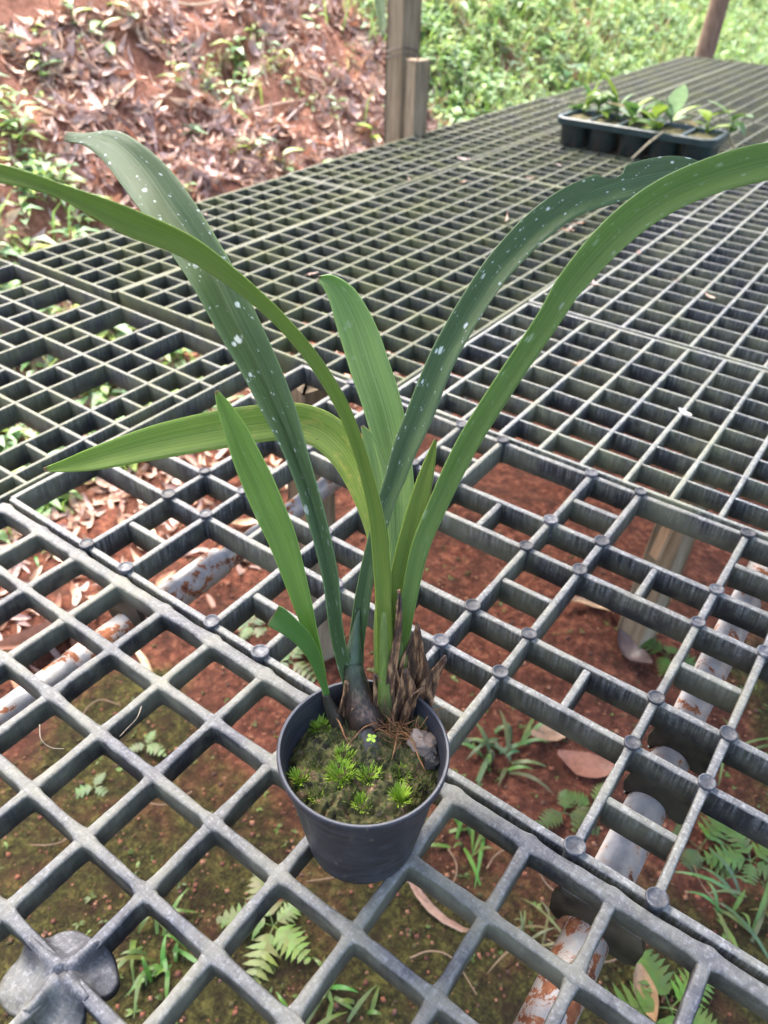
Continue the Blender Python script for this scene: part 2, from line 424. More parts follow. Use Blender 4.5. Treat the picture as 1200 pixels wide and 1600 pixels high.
# ------------------------------------------------------------------ bench gratings
def bar_mesh(p0, p1, wt, wb, depth, top, nodes=(), flare=0.0, fl_len=0.16, step=0.35, wob=0.004):
    """one moulded bar from p0 to p1 (along u or v); it swells where it meets other bars"""
    p0 = np.array(p0, float); p1 = np.array(p1, float); L = np.linalg.norm(p1 - p0); d = (p1 - p0) / L
    s = np.array([-d[1], d[0]])
    xs = set(np.linspace(0, L, max(2, int(L / step) + 1)).round(3))
    for nd in nodes:
        for q in (-2.2, -1.4, -0.8, -0.3, 0.3, 0.8, 1.4, 2.2):
            x = nd + q * fl_len
            if flare and 0 < x < L: xs.add(round(x, 3))
    xs = sorted(xs); mb = MB(); V = []; F = []
    ph = random.random() * 50
    for x in xs:
        k = sum(math.exp(-((x - nd) / fl_len) ** 2) for nd in nodes) if flare else 0
        a = wt / 2 + flare * min(k, 1) + wob * noise.noise((x * 3.1, ph, 0)) + 0.6 * wob * noise.noise((x * 11, ph, 4))
        b = wb / 2 + flare * 0.7 * min(k, 1)
        z = top + wob * 0.8 * noise.noise((x * 2.3, ph, 7)) - 0.01 * min(k, 1)
        c = p0 + d * x
        e = min(0.035, a * 0.4)
        for off, zz in ((-b, top - depth), (-a, z - e * 1.2), (-a + e * 0.5, z - e * 0.35), (-a + e * 1.3, z), (a - e * 1.3, z), (a - e * 0.5, z - e * 0.35), (a, z - e * 1.2), (b, top - depth)):
            q = c + s * off; V.append((q[0], q[1], zz))
    n = len(xs)
    for i in range(n - 1):
        for k in range(8):
            k2 = (k + 1) % 8
            F.append((i * 8 + k, (i + 1) * 8 + k, (i + 1) * 8 + k2, i * 8 + k2))
    F.append(tuple(range(8))); F.append(tuple((n - 1) * 8 + k for k in range(7, -1, -1)))
    mb.add(V, F)
    return mb

def bar(parent, mat, p0, p1, **kw):
    return sharp(bar_mesh(p0, p1, **kw).build('bar', mat, parent), 45)

BENCH = []
# front grating (flat, thick bars; the pot stands on it)
A = thing('bench_grating', (5, 2, -0.5), 'grey flat-barred plastic bench grating under the potted orchid', 'bench grating', 'bench gratings')
AU = list(range(-1, 14)); AV = [0.03] + [0.977 * k for k in range(1, 7)]
for k, v in enumerate(AV):
    bar(A, M['bench_front'], (-1.12, v), (13.1, v), wt=0.19 if k == 0 else 0.135, wb=0.11, depth=0.36, top=0.0 if k else 0.004,
        nodes=[u + 1.12 for u in AU], flare=0.04, fl_len=0.09, step=0.15, wob=0.016)
for u in AU:
    bar(A, M['bench_front'], (u, 0.03), (u, 5.95), wt=0.135, wb=0.11, depth=0.34, top=-0.012, nodes=[v - 0.03 for v in AV], flare=0.04, fl_len=0.09, step=0.15, wob=0.016)

def saddle(parent, u0, v, hw, top, low, rad, cy, mat, pu):
    """plate under a bar, cut out round where it straddles the pipe"""
    n = 14; out = []
    for i in range(n + 1):
        a = math.pi * i / n
        out.append((pu + math.cos(math.pi - a) * rad, cy + math.sin(a) * rad))
    prof = [(u0 - hw * 0.85, top), (u0 - hw, top - 0.25), (u0 - hw * 0.96, low + 0.1), (u0 - hw * 0.8, low)] + [(pu - rad - 0.03, low)] + [p for p in out if p[1] > low] + [(pu + rad + 0.03, low), (u0 + hw * 0.8, low), (u0 + hw * 0.96, low + 0.1), (u0 + hw, top - 0.25), (u0 + hw * 0.85, top)]
    mb = MB(); m = len(prof)
    V = [(x, v - 0.045, z) for x, z in prof] + [(x, v + 0.045, z) for x, z in prof]
    mb.add(V, [tuple(range(m)), tuple(range(2 * m - 1, m - 1, -1))] + [(i, i + m, (i + 1) % m + m, (i + 1) % m) for i in range(m)])
    return mb.build('pipe_saddle', mat, parent, smooth=False)

PU_R, PU_L, PH = 9.87, 2.02, -0.98
saddle(A, 9.95, 0.05, 0.54, -0.34, -1.0, 0.29, PH, M['bench_front'], PU_R)
saddle(A, 2.0, 0.05, 0.45, -0.34, -0.98, 0.29, PH, M['bench_front'], PU_L)

def blob(c, r, seed, n=12, rough=0.25):
    mb = MB(); V = []; F = []; m = n * 2
    for i in range(n + 1):
        th = math.pi * i / n
        for k in range(m):
            ph = 2 * math.pi * k / m
            d = np.array([math.sin(th) * math.cos(ph), math.sin(th) * math.sin(ph), math.cos(th)])
            s = 1 + rough * noise.noise(tuple(d * 1.6 + seed)) + rough * 0.5 * noise.noise(tuple(d * 4 + seed))
            V.append(tuple(np.array(c) + d * np.array(r) * s))
    for i in range(n):
        for k in range(m): F.append((i * m + k, i * m + (k + 1) % m, (i + 1) * m + (k + 1) % m, (i + 1) * m + k))
    mb.add(V, F); return mb

# leg socket of the front grating at the lower left
def leg_socket(parent, u, v):
    mb = MB(); V = []; F = []; nr, ns = 16, 96
    for i in range(nr + 1):
        for j in range(ns):
            a = 2 * math.pi * j / ns
            x_, y_ = math.cos(a), math.sin(a)
            lob = 0.36 + 0.11 * abs(math.sin(2 * a)) + 0.20 * max(0, math.cos(a - 2.7)) ** 2 + 0.04 * noise.noise((x_ * 2, y_ * 2, 7))
            f = i / nr; r = lob * f
            arm = math.exp(-(min(abs(x_), abs(y_)) * r / 0.10) ** 2)
            z = -0.02 + 0.045 * arm - (0.07 + 0.16 * f ** 1.6) * (1 - arm) * min(1, f * 2.2) + 0.02 * noise.noise((x_ * r * 6, y_ * r * 6, 2)) - 0.03 * f
            if i <= 1: z -= 0.07
            V.append((u + r * math.cos(a), v + r * math.sin(a), z + 0.03))
    for i in range(nr):
        for j in range(ns):
            F.append((i * ns + j, i * ns + (j + 1) % ns, (i + 1) * ns + (j + 1) % ns, (i + 1) * ns + j))
    b = len(V)
    for j in range(ns):
        x, y, z = V[nr * ns + j]; V.append((x, y, z - 0.10))
    for j in range(ns): F.append((nr * ns + j, nr * ns + (j + 1) % ns, b + (j + 1) % ns, b + j))
    mb.add(V, F); o = mb.build('leg_socket', M['bench_front'], parent)
    pl_ = blob((u, v, -0.06), (0.075, 0.06, 0.045), 2.2, 8, 0.2); pl_.build('socket_plug', M['shell'], o)
leg_socket(A, 6.0, 3.92)

# pegged grating behind it
B = thing('bench_grating', (5, -3.5, -0.56), 'dark plastic bench grating with round pegs on its crossings', 'bench grating', 'bench gratings')
BU = lambda i: 6.6 + 0.944 * i
BVv = {0: -0.20}
BV = lambda j: BVv.get(j, -0.156 - 0.8696 * j)
ku = dict(wt=0.115, wb=0.10, depth=0.44, wob=0.012, step=0.3)
fullU = [BU(i) for i in range(-7, 7) if i % 3 in (0, 1)]
for u in fullU:
    bar(B, M['bench_peg'], (u, BV(0)), (u, BV(8)), top=0.0, **ku)
bar(B, M['bench_peg'], (-0.43, BV(3)), (-0.43, BV(8)), top=0.0, **ku)
bar(B, M['bench_peg'], (-1.13, BV(0)), (-1.13, BV(3)), top=0.0, **ku)
for j in (0, 2, 3, 5, 6, 8):
    bar(B, M['bench_peg'], (-1.13 if j < 4 else -0.43, BV(j)), (BU(6) + 0.4, BV(j)), top=-0.012, **ku)
for i in range(-7, 7):
    if i % 3 == 2:
        for a, b in ((2, 3), (5, 6)):
            if BU(i) > 0.3: bar(B, M['bench_peg'], (BU(i), BV(a) - 0.06), (BU(i), BV(b) + 0.06), top=-0.03, **ku)
for j in (1, 4, 7):
    for i in range(-6, 6, 3):
        bar(B, M['bench_peg'], (BU(i) + 0.06, BV(j)), (BU(i + 1) - 0.06, BV(j)), top=-0.03, **ku)

def lathe(prof, cu, cv, n=24, closed=False):
    mb = MB(); V = []; F = []
    for r, z in prof:
        for k in range(n):
            a = 2 * math.pi * k / n; V.append((cu + r * math.cos(a), cv + r * math.sin(a), z))
    for i in range(len(prof) - 1):
        for k in range(n):
            F.append((i * n + k, i * n + (k + 1) % n, (i + 1) * n + (k + 1) % n, (i + 1) * n + k))
    if closed: F.append(tuple(range(n))[::-1]); F.append(tuple((len(prof) - 1) * n + k for k in range(n)))
    mb.add(V, F); return mb
peg_me = lathe([(0.075, -0.46), (0.10, -0.25), (0.115, 0.0), (0.13, 0.035), (0.128, 0.05), (0.105, 0.056), (0.10, 0.046), (0.05, 0.044)], 0, 0, 20, True).mesh('peg')
peg_me.materials.append(M['peg'])
for i in range(-6, 7):
    if i % 3 in (0, 1):
        for j in (0, 2, 3, 5, 6, 8):
            o = bpy.data.objects.new('peg', peg_me); COL.objects.link(o); o.parent = B
            w = W(BU(i) + random.uniform(-.01, .01), BV(j) + random.uniform(-.01, .01), random.uniform(-0.006, 0.006)); o.location = Vector(w) - B.location
            o.rotation_euler = (random.uniform(-.05, .05), random.uniform(-.05, .05), random.random() * 6); k_ = random.uniform(0.82, 1.0); o.scale = (k_, k_ * random.uniform(0.92, 1.05), 1)
for j in (2, 3):
    saddle(B, 9.95, BV(j) - 0.01, 0.44, -0.42, -0.92, 0.29, PH, M['bench_peg'], PU_R)

# left grating with large and small openings
E_ = thing('bench_grating', (-6, -3, -0.55), 'mossy grey bench grating with large and small openings at the left', 'bench grating', 'bench gratings')
hi = [-1.72, -3.95, -6.20, -8.55, -10.9, -13.2]; lo = [h - 0.78 for h in hi]
rows = [-6.66, -5.14, -4.38, -2.90, -2.14, -0.62, 0.13, 1.62, 2.38]
ke = dict(wt=0.085, wb=0.075, depth=0.44, wob=0.010, step=0.4)
for u in [-1.30] + hi + lo:
    bar(E_, M['bench_left'], (u, 2.4), (u, -6.66), top=0.0, **ke)
for v in rows:
    bar(E_, M['bench_left'], (-1.30, v), (-13.95, v), top=-0.010, **ke)
for a, b in ((-5.14, -4.38), (-2.90, -2.14), (-0.62, 0.13)):
    for k in range(5):
        m_ = (lo[k] + hi[k + 1]) / 2
        bar(E_, M['bench_left'], (m_, a + 0.05), (m_, b - 0.05), top=-0.02, **ke)
for a, b in ((-6.66, -5.14), (-4.38, -2.90), (-2.14, -0.62), (0.13, 1.62)):
    for k in range(5):
        bar(E_, M['bench_left'], (hi[k] - 0.05, (a + b) / 2), (lo[k] + 0.05, (a + b) / 2), top=-0.02, **ke)

# fine rectangular gratings reaching to the far end
def fine_panel(label, u0, nu, v0, nv, mat, pu=0.877, pv=0.786, name='bench_grating', tz=0.0):
    t = thing(name, (u0 + nu * pu / 2, v0 - nv * pv / 2, tz - 0.55), label, 'bench grating', 'bench gratings')
    near = v0 > -30
    for i in range(nu + 1):
        e = i in (0, nu)
        bar(t, mat, (u0 + i * pu, v0), (u0 + i * pu, v0 - nv * pv), top=tz, wt=0.105 if near else 0.095, wb=0.085, depth=0.42, step=0.8 if near else 2.5, wob=0.012)
    for j in range(nv + 1):
        e = j in (0, nv)
        bar(t, mat, (u0, v0 - j * pv), (u0 + nu * pu, v0 - j * pv), top=tz - 0.015 if not e else tz + 0.006, wt=0.065 if not e else 0.09, wb=0.06, depth=0.41 if not e else 0.52, step=0.9 if near else 2.5, wob=0.012)
    return t
c3 = 1.905
fine_panel('short pale-barred bench grating right behind the pegged one', c3, 14, -7.30, 8, M['bench_mid'])
fine_panel('pale bench grating on the right, second behind the pegged one', c3 - 0.02, 14, -13.74, 13, M['bench_mid'], tz=0.02)
fine_panel('pale bench grating on the right, third behind the pegged one', c3 - 0.08, 14, -24.15, 22, M['bench_mid'], tz=-0.02)
fine_panel('far right bench grating, fourth behind the pegged one', c3 - 0.03, 14, -41.6, 30, M['bench_far'], tz=0.03)
c2 = c3 - 0.14 - 10 * 0.877
fine_panel('olive mossy bench grating in front of the short wooden stake', c2, 10, -7.26, 22, M['bench_far'], tz=0.01)
fine_panel('olive bench grating under the black seedling tray', c2 - 0.05, 10, -24.72, 23, M['bench_far'], tz=-0.01)
fine_panel('far bench grating behind the black seedling tray', c2 + 0.03, 10, -42.95, 29, M['bench_far'], tz=0.02)
c1 = c2 - 0.12 - 5 * 0.84
fine_panel('narrow mossy bench grating at the left back corner', c1, 5, -7.12, 15, M['bench_far'], pu=0.84, tz=0.0)
fine_panel('narrow mossy bench grating along the foot of the wooden post', c1 - 0.2, 5, -19.1, 28, M['bench_far'], pu=0.84, tz=-0.015)
fine_panel('narrow far bench grating beside the brown round post', c1 + 0.05, 5, -41.4, 31, M['bench_far'], pu=0.84, tz=0.02)

# ------------------------------------------------------------------ pipes and posts
def tube(pts, rads, n=20, caps=True):
    mb = MB(); V = []; F = []
    P = [np.array(p, float) for p in pts]
    for i, p in enumerate(P):
        d = P[min(i + 1, len(P) - 1)] - P[max(i - 1, 0)]; d /= np.linalg.norm(d)
        ref = np.array([0, 0, 1.]) if abs(d[2]) < 0.9 else np.array([1., 0, 0])
        a = np.cross(d, ref); a /= np.linalg.norm(a); b = np.cross(d, a)
        for k in range(n):
            th = 2 * math.pi * k / n; V.append(tuple(p + rads[i] * (math.cos(th) * a + math.sin(th) * b)))
    for i in range(len(P) - 1):
        for k in range(n):
            F.append((i * n + k, i * n + (k + 1) % n, (i + 1) * n + (k + 1) % n, (i + 1) * n + k))
    if caps: F.append(tuple(range(n))[::-1]); F.append(tuple((len(P) - 1) * n + k for k in range(n)))
    mb.add(V, F); return mb

def pipe(label, u, segs, mats):
    t = thing('support_pipe', (u, segs[0][0], PH - 0.4), label, 'pipe', 'pipes carrying the bench')
    for k, (v0, v1, r, ud) in enumerate(segs):
        n = 9
        pts = [(u + ud, v0 + (v1 - v0) * i / n, PH + 0.27 - r) for i in range(n + 1)]
        o = tube(pts, [r * 0.95] + [r] * (n - 1) + [r * 0.95], 28).build('pipe_length', mats[k % len(mats)], t)
        sharp(o, 50)
    return t
pipe('white painted pipe with rust under the right of the bench', PU_R, [(4.2, -0.05, 0.27, 0.05), (-0.05, -3.2, 0.26, 0), (-3.2, -12.5, 0.24, -0.03), (-12.5, -30, 0.24, -0.05)], [M['pipe_rusty'], M['pipe'], M['pipe']])
pipe('rust-flaked white pipe under the left of the bench', PU_L, [(4, 1.15, 0.21, 0), (1.15, -1.95, 0.28, 0), (-1.95, -6.2, 0.20, 0.12), (-6.2, -14, 0.22, 0.3)], [M['pipe'], M['pipe_rusty'], M['pipe'], M['pipe_rusty']])

def post(name, u, v, h0, h1, wu, wv, mat, lean=(0, 0), rnd=0.12, parent=None, yaw=0.0, n=12):
    mb = MB(); V = []; F = []; prof = []
    for sx, sy in ((-1, -1), (1, -1), (1, 1), (-1, 1)):
        for q in (0, 1):
            f = 1 - rnd
            prof.append((sx * (f if (q ^ (sx * sy > 0)) else 1), sy * (1 if (q ^ (sx * sy > 0)) else f)))
    c, s = math.cos(yaw), math.sin(yaw); m = len(prof)
    for i in range(n + 1):
        k = i / n; z = h0 + (h1 - h0) * k
        for x, y in prof:
            w = 1 + 0.05 * noise.noise((x * 2 + u, z * 0.35, y * 2)) + 0.02 * noise.noise((x * 5, z * 1.7, y * 5))
            X = x * wu / 2 * w; Y = y * wv / 2 * w
            V.append((u + lean[0] * (z - h1) + X * c - Y * s, v + lean[1] * (z - h1) + X * s + Y * c, z))
    for i in range(n):
        for k in range(m): F.append((i * m + k, i * m + (k + 1) % m, (i + 1) * m + (k + 1) % m, (i + 1) * m + k))
    F.append(tuple(range(m))[::-1]); F.append(tuple(n * m + k for k in range(m)))
    mb.add(V, F)
    return mb

def solo(mb, name, mat, label, cat, group=None, smooth=True, ang=40):
    o = mb.build(name, mat, None, smooth, base=centre(mb)); sharp(o, ang)
    return tag(o, label, cat, group)

pb = on(1005, 1003, GH)
pt = thing('support_post', (pb[0], pb[1], GH), 'square wooden support post standing on the soil under the right grating', 'post')
sharp(post('post', pb[0], pb[1], GH - 1, -1.5, 0.95, 0.75, M['wood'], lean=(0.03, -0.06), yaw=0.35).build('post_body', M['wood'], pt))
q = on(1032, 845, -3.2)
solo(post('w', q[0] + 0.1, q[1], -3.7, -2.5, 0.26, 0.12, M['wood_fresh'], yaw=0.5, lean=(0.1, 0)), 'wood_wedge', M['wood_fresh'], 'small pale split wood wedge beside the support post', 'wedge')
q = on(482, 645, -1.6)
solo(post('p', q[0], q[1], GH - 1, -0.75, 1.05, 0.9, M['wood'], yaw=0.3), 'support_post', M['wood'], 'wooden support post hidden under the grating behind the orchid', 'post')

q = on(636, 236, 0.0)
PX, PY = -11.9, q[1] - 1.2
wp = thing('wooden_post', (PX, PY, GH), 'tall weathered square wooden post behind the bench edge', 'post')
d0 = at(628, 120, 36.4)
sharp(post('p', d0[0], d0[1], -12, 38, 1.22, 1.15, M['wood'], yaw=0.25, n=40).build('post_body', M['wood'], wp))
for h in (3.0, 3.25):
    a = [(d0[0] + 0.9 * math.cos(x) * 0.83, d0[1] + 0.9 * math.sin(x) * 0.83, h + 0.12 * math.sin(2 * x)) for x in np.linspace(0, 2 * math.pi, 26)]
    tube(a, [0.03] * 26, 6, False).build('wire_tie', M['wire'], wp)
d1 = at(650, 160, 35.6)
sb = post('s', d1[0], d1[1], -12, 0, 0.86, 0.86, M['wood'], yaw=0.4)
hh = at(651, 88, 35.6)[2]
ws = thing('wooden_stake', (d1[0], d1[1], GH), 'short sawn-off wooden stake tied to the right of the tall post', 'stake')
sharp(post('s', d1[0], d1[1], -12, hh, 0.86, 0.86, M['wood'], yaw=0.3, n=30).build('stake_body', M['wood'], ws))
sharp(post('s', d1[0], d1[1], hh, hh + 0.05, 0.82, 0.82, M['wood_fresh'], yaw=0.3, n=1).build('sawn_top', M['wood_fresh'], ws))
d2 = at(1111, 50, 60)
rp = [(d2[0] + 0.035 * (z - d2[2]), d2[1] - 0.03 * (z - d2[2]), z) for z in np.linspace(-12, 38, 24)]
mb = tube(rp, [0.72 + 0.06 * noise.noise((z[2] * 0.4, 1, 0)) for z in rp], 14)
solo(mb, 'round_post', M['wood_dark'], 'brown round pole behind the far end of the bench', 'post')

# ------------------------------------------------------------------ pot
PC = (7.44, 1.06)
pot = thing('plant_pot', (PC[0], PC[1], 0.0), 'black plastic flower pot standing on the front grating', 'pot')
prof = [(0.0, 0.005), (0.50, 0.005), (0.575, 0.01), (0.60, 0.04)]
for k in range(1, 16): prof.append((0.60 + 0.205 * k / 15 + (0.0018 if k % 2 else 0), 0.04 + 1.40 * k / 15))
prof += [(0.815, 1.455), (0.842, 1.47), (0.853, 1.50), (0.860, 1.565), (0.858, 1.595), (0.846, 1.607), (0.826, 1.604), (0.815, 1.585)]
for k in range(12): prof.append((0.808 - 0.11 * k / 11 + (0.006 if k % 2 else -0.002), 1.53 - 0.75 * k / 11))
body_ = sharp(lathe(prof[:19], PC[0], PC[1], 96).build('pot_wall', M['pot'], pot), 50)
sharp(lathe(prof[18:], PC[0], PC[1], 96).build('rim', M['pot'], body_), 50)

# mossy potting soil
SH = 1.24
mb = MB(); V = []; F = []; nr, ns = 44, 110
def soil_z(x, y):
    r = math.hypot(x, y)
    return SH + 0.09 * noise.noise((x * 3, y * 3, 2)) + 0.065 * noise.noise((x * 9, y * 9, 5)) + 0.055 * noise.noise((x * 22, y * 22, 5)) + 0.08 * (1 - r) - 0.10 * max(0, (r - 0.62)) * 3
for i in range(nr + 1):
    for k in range(ns):
        a = 2 * math.pi * k / ns; r = 0.765 * i / nr
        x, y = r * math.cos(a), r * math.sin(a); V.append((PC[0] + x, PC[1] + y, soil_z(x, y)))
for i in range(nr):
    for k in range(ns): F.append((i * ns + k, i * ns + (k + 1) % ns, (i + 1) * ns + (k + 1) % ns, (i + 1) * ns + k))
mb.add(V, F)
solo(mb, 'potting_soil', M['soil_pot'], 'brown mossy potting mix filling the black pot', 'soil')

def soil_at(px, py):
    p = on(px, py, SH)
    for _ in range(3): p = on(px, py, soil_z(p[0] - PC[0], p[1] - PC[1]))
    return p

def tuft(c, r, n, hgt, seed):
    rnd = random.Random(seed); mb = MB()
    for k in range(n):
        a = rnd.random() * 6.283; q = r * math.sqrt(rnd.random()) * 0.7
        b = np.array([c[0] + q * math.cos(a), c[1] + q * math.sin(a), c[2] - 0.02])
        L = hgt * rnd.uniform(0.6, 1.15); out = rnd.uniform(0.15, 0.95)
        a2 = a + rnd.uniform(-0.7, 0.7)
        d = np.array([math.cos(a2) * out, math.sin(a2) * out, 1.0]); d /= np.linalg.norm(d)
        s = np.array([-math.sin(a2), math.cos(a2), 0]) * 0.0065
        mid = b + d * L * 0.55; tip = b + d * L + np.array([0, 0, -0.12 * L * out])
        mb.add([b - s, b + s, mid + s * 1.1, mid - s * 1.1, tip], [(0, 1, 2, 3), (3, 2, 4)])
    return mb
for k, (px, py, r, n, h, lb) in enumerate([
        (532, 1212, 0.15, 260, 0.15, 'largest bright green moss tuft left of the pot centre'),
        (577, 1213, 0.11, 170, 0.14, 'bright moss tuft in front of the dark bulb'),
        (538, 1182, 0.10, 110, 0.12, 'moss tuft just behind the largest tuft'),
        (498, 1138, 0.11, 120, 0.13, 'green moss tuft at the left rear of the pot'),
        (626, 1212, 0.09, 120, 0.13, 'moss tuft right of centre in the pot'),
        (625, 1246, 0.10, 130, 0.15, 'moss tuft near the front right of the pot'),
        (566, 1258, 0.09, 110, 0.12, 'moss tuft near the front rim of the pot'),
        (468, 1216, 0.10, 110, 0.11, 'pale moss tuft against the left rim of the pot'),
        (498, 1245, 0.10, 90, 0.08, 'low dull moss patch near the left front rim')]):
    c = soil_at(px, py); mb = tuft(c, r, n, h, k)
    solo(mb, 'moss_tuft', M['moss'], lb, 'moss', 'moss tufts in the pot', False)
mb = MB(); rm = random.Random(77)
for k in range(2600):
    a = rm.random() * 6.283; r_ = 0.74 * math.sqrt(rm.random()); x, y = r_ * math.cos(a), r_ * math.sin(a)
    if noise.noise((x * 4.5, y * 4.5, 40)) < 0.02 or (x < 0.1 and y < -0.25): continue
    b = np.array([PC[0] + x, PC[1] + y, soil_z(x, y) - 0.01]); L = rm.uniform(0.03, 0.085); a2 = rm.random() * 6.283; o_ = rm.uniform(0.2, 1.0)
    d = np.array([math.cos(a2) * o_, math.sin(a2) * o_, 1.0]) * L; s_ = np.array([-math.sin(a2), math.cos(a2), 0]) * 0.007
    q_ = rm.uniform(0.5, 1.2)
    mb.add([b - s_, b + s_, b + d], [(0, 1, 2)], col=(0.10 * q_, 0.15 * q_, 0.022 * q_))
tag(mb.build('moss_carpet', M['weed']), 'short olive-green moss growing over the potting mix', 'moss', None, 'stuff')
c = soil_at(580, 1168); mb = MB()
for k in range(4):
    a = k * 1.571 + 0.3; ca, sa = math.cos(a), math.sin(a)
    p = lambda r, w, z: (c[0] + r * ca - w * sa, c[1] + r * sa + w * ca, c[2] + 0.16 + z)
    mb.add([p(0, 0, 0), p(0.03, -0.022, 0.008), p(0.055, -0.012, 0), p(0.06, 0.012, 0), p(0.03, 0.022, 0.008)], [(0, 1, 2, 3, 4)])
mb.add([(c[0] - 0.005, c[1], c[2]), (c[0] + 0.005, c[1], c[2]), (c[0] + 0.004, c[1], c[2] + 0.16), (c[0] - 0.004, c[1], c[2] + 0.16)], [(0, 1, 2, 3)])
solo(mb, 'seedling', M['moss'], 'tiny pale four-leaved seedling in front of the dark bulb', 'seedling')
c = soil_at(660, 1168)
solo(blob((c[0], c[1], c[2] + 0.09), (0.17, 0.13, 0.11), 3.3, 14, 0.35), 'stone', M['shell'], 'pale grey-brown stone at the right rim of the pot', 'stone')
c = soil_at(672, 1192)
solo(blob((c[0] + 0.02, c[1], c[2] + 0.04), (0.09, 0.08, 0.09), 8.1, 9, 0.5), 'charcoal_lump', M['coal'], 'black charcoal lump below the stone in the pot', 'charcoal')
c = soil_at(655, 1135)
solo(blob((c[0], c[1], c[2] + 0.05), (0.13, 0.11, 0.10), 5.1, 10, 0.6), 'bark_chunk', M['soil_pot'], 'rough bark chunk behind the pale stone in the pot', 'bark')

# ------------------------------------------------------------------ the orchid
c0 = soil_at(590, 1110)
orchid = thing('orchid_plant', (c0[0], c0[1], c0[2]), 'orchid with long arching strap leaves growing in the black pot', 'orchid')

def crom(P, n):
    P = np.array(P, float); P = np.vstack([2 * P[0] - P[1], P, 2 * P[-1] - P[-2]]); out = []
    for i in range(1, len(P) - 2):
        a, b, c, d = P[i - 1:i + 3]
        for k in range(n):
            t = k / n
            out.append(0.5 * (2 * b + (c - a) * t + (2 * a - 5 * b + 4 * c - d) * t * t + (3 * b - a - 3 * c + d) * t ** 3))
    out.append(P[-2]); return np.array(out)

ODT = 0.0
def bdt(y):                       # the shoots rise upright from the soil, so their feet lie farther off
    return 0.40 * max(0.0, (y - 950) / 150) ** 1.3
def strap(rows, mat, name='leaf', fold=0.0, sub=9, dt=ODT, thick=0.0007, parent=orchid, label=None, bite=None):
    """rows: left edge, midrib, right edge and their distances (tL, tC, tR)"""
    R = crom(rows, sub); mb = MB(); V = []; UV = []; F = []; N = 9; dist = 0; prev = None
    for i, r in enumerate(R):
        k_ = dt + bdt(r[3]); l = at(r[0], r[1], r[6] + k_); c = at(r[2], r[3], r[7] + k_); rr = at(r[4], r[5], r[8] + k_)
        if prev is not None: dist += np.linalg.norm(c - prev)
        prev = c
        for k in range(N):
            s = -1 + 2 * k / (N - 1)
            if bite: s = max(s, bite(i / (len(R) - 1)) * (1 - (k / (N - 1)) ** 2))
            # quadratic through the three points gives a channelled blade
            p = l * (s * (s - 1) / 2) + c * (1 - s * s) + rr * (s * (s + 1) / 2)
            lin = (c + (l - c) * -s) if s < 0 else (c + (rr - c) * s)
            p = 0.12 * p + 0.88 * lin
            p = p + 0.010 * np.array([noise.noise((dist * 0.9, s * 1.5, 3.0)), noise.noise((dist * 0.9, s * 1.5, 9.0)), noise.noise((dist * 0.9, s, 5.0))]) * min(1, dist)
            V.append(p); UV.append((dist, s))
    n = len(R)
    for i in range(n - 1):
        for k in range(N - 1):
            F.append((i * N + k, i * N + k + 1, (i + 1) * N + k + 1, (i + 1) * N + k))
    mb.add(V, F, UV)
    for i in range(n):
        x = (i / (n - 1) - 0.955) / 0.045; e = max(0.0, x)
        for k in range(N): mb.col.append((e, e, e))
    o = mb.build(name, mat, parent)
    md = o.modifiers.new('thickness', 'SOLIDIFY'); md.thickness = thick; md.offset = 0
    if label: o['label'] = label
    return o

def rows_from(C, fold=0.12, rib=0.0, twist=0.0):
    """centre points (px, py, width, distance[, twist]) -> edge rows; fold pushes the midrib away from the lens"""
    out = []
    for i, c in enumerate(C):
        a = C[max(0, i - 1)]; b = C[min(len(C) - 1, i + 1)]
        dx, dy = b[0] - a[0], b[1] - a[1]; L = math.hypot(dx, dy); nx, ny = dy / L, -dx / L
        if nx > 0: nx, ny = nx, ny
        w = c[2] / 2; tw = c[4] if len(c) > 4 else twist; wc = w * c[3] / FPX
        s = -1 if dy > 0 else 1
        # left edge is on the left when looking along the leaf from base to tip
        lx, ly = c[0] - (-dy / L) * w, c[1] - (dx / L) * w
        rx, ry = c[0] + (-dy / L) * w, c[1] + (dx / L) * w
        lx, ly, rx, ry = c[0] + dy / L * w, c[1] - dx / L * w, c[0] - dy / L * w, c[1] + dx / L * w
        mx, my = c[0] + (rx - lx) / 2 * rib, c[1] + (ry - ly) / 2 * rib
        out.append((lx, ly, mx, my, rx, ry, c[3] - tw * wc, c[3] + fold * 2 * wc, c[3] + tw * wc))
    return out

# tall spotted leaf on the left (edges traced one by one; folded along the midrib)
T = lambda t, f, g=0.0: (t - f, t + g, t - f * 0.4)
L1 = [(541, 1085, 551, 1086, 562, 1086, 7.75, 7.80, 7.80),
      (524, 1030, 534, 1030, 545, 1028, 7.72, 7.80, 7.75),
      (513, 980, 524, 979, 535, 977, 7.69, 7.79, 7.72),
      (502, 895, 515, 893, 527, 890, 7.66, 7.78, 7.70),
      (478, 800, 493, 796, 505, 793, 7.62, 7.77, 7.66),
      (446, 715, 464, 710, 480, 706, 7.60, 7.79, 7.65),
      (410, 645, 436, 636, 459, 632, 7.60, 7.84, 7.66),
      (376, 580, 406, 568, 433, 562, 7.62, 7.89, 7.69),
      (338, 515, 372, 502, 404, 497, 7.66, 7.95, 7.73),
      (303, 450, 338, 432, 371, 430, 7.72, 8.05, 7.82),
      (265, 392, 302, 372, 339, 374, 7.85, 8.18, 7.95),
      (224, 335, 264, 316, 306, 320, 8.0, 8.3, 8.1),
      (192, 292, 230, 266, 270, 270, 8.2, 8.42, 8.25),
      (163, 253, 192, 228, 226, 228, 8.4, 8.52, 8.42),
      (132, 227, 155, 213, 182, 205, 8.6, 8.62, 8.6),
      (108, 222, 118, 214, 132, 209, 8.75, 8.74, 8.75),
      (99, 220, 100, 213, 102, 206, 8.8, 8.8, 8.8)]
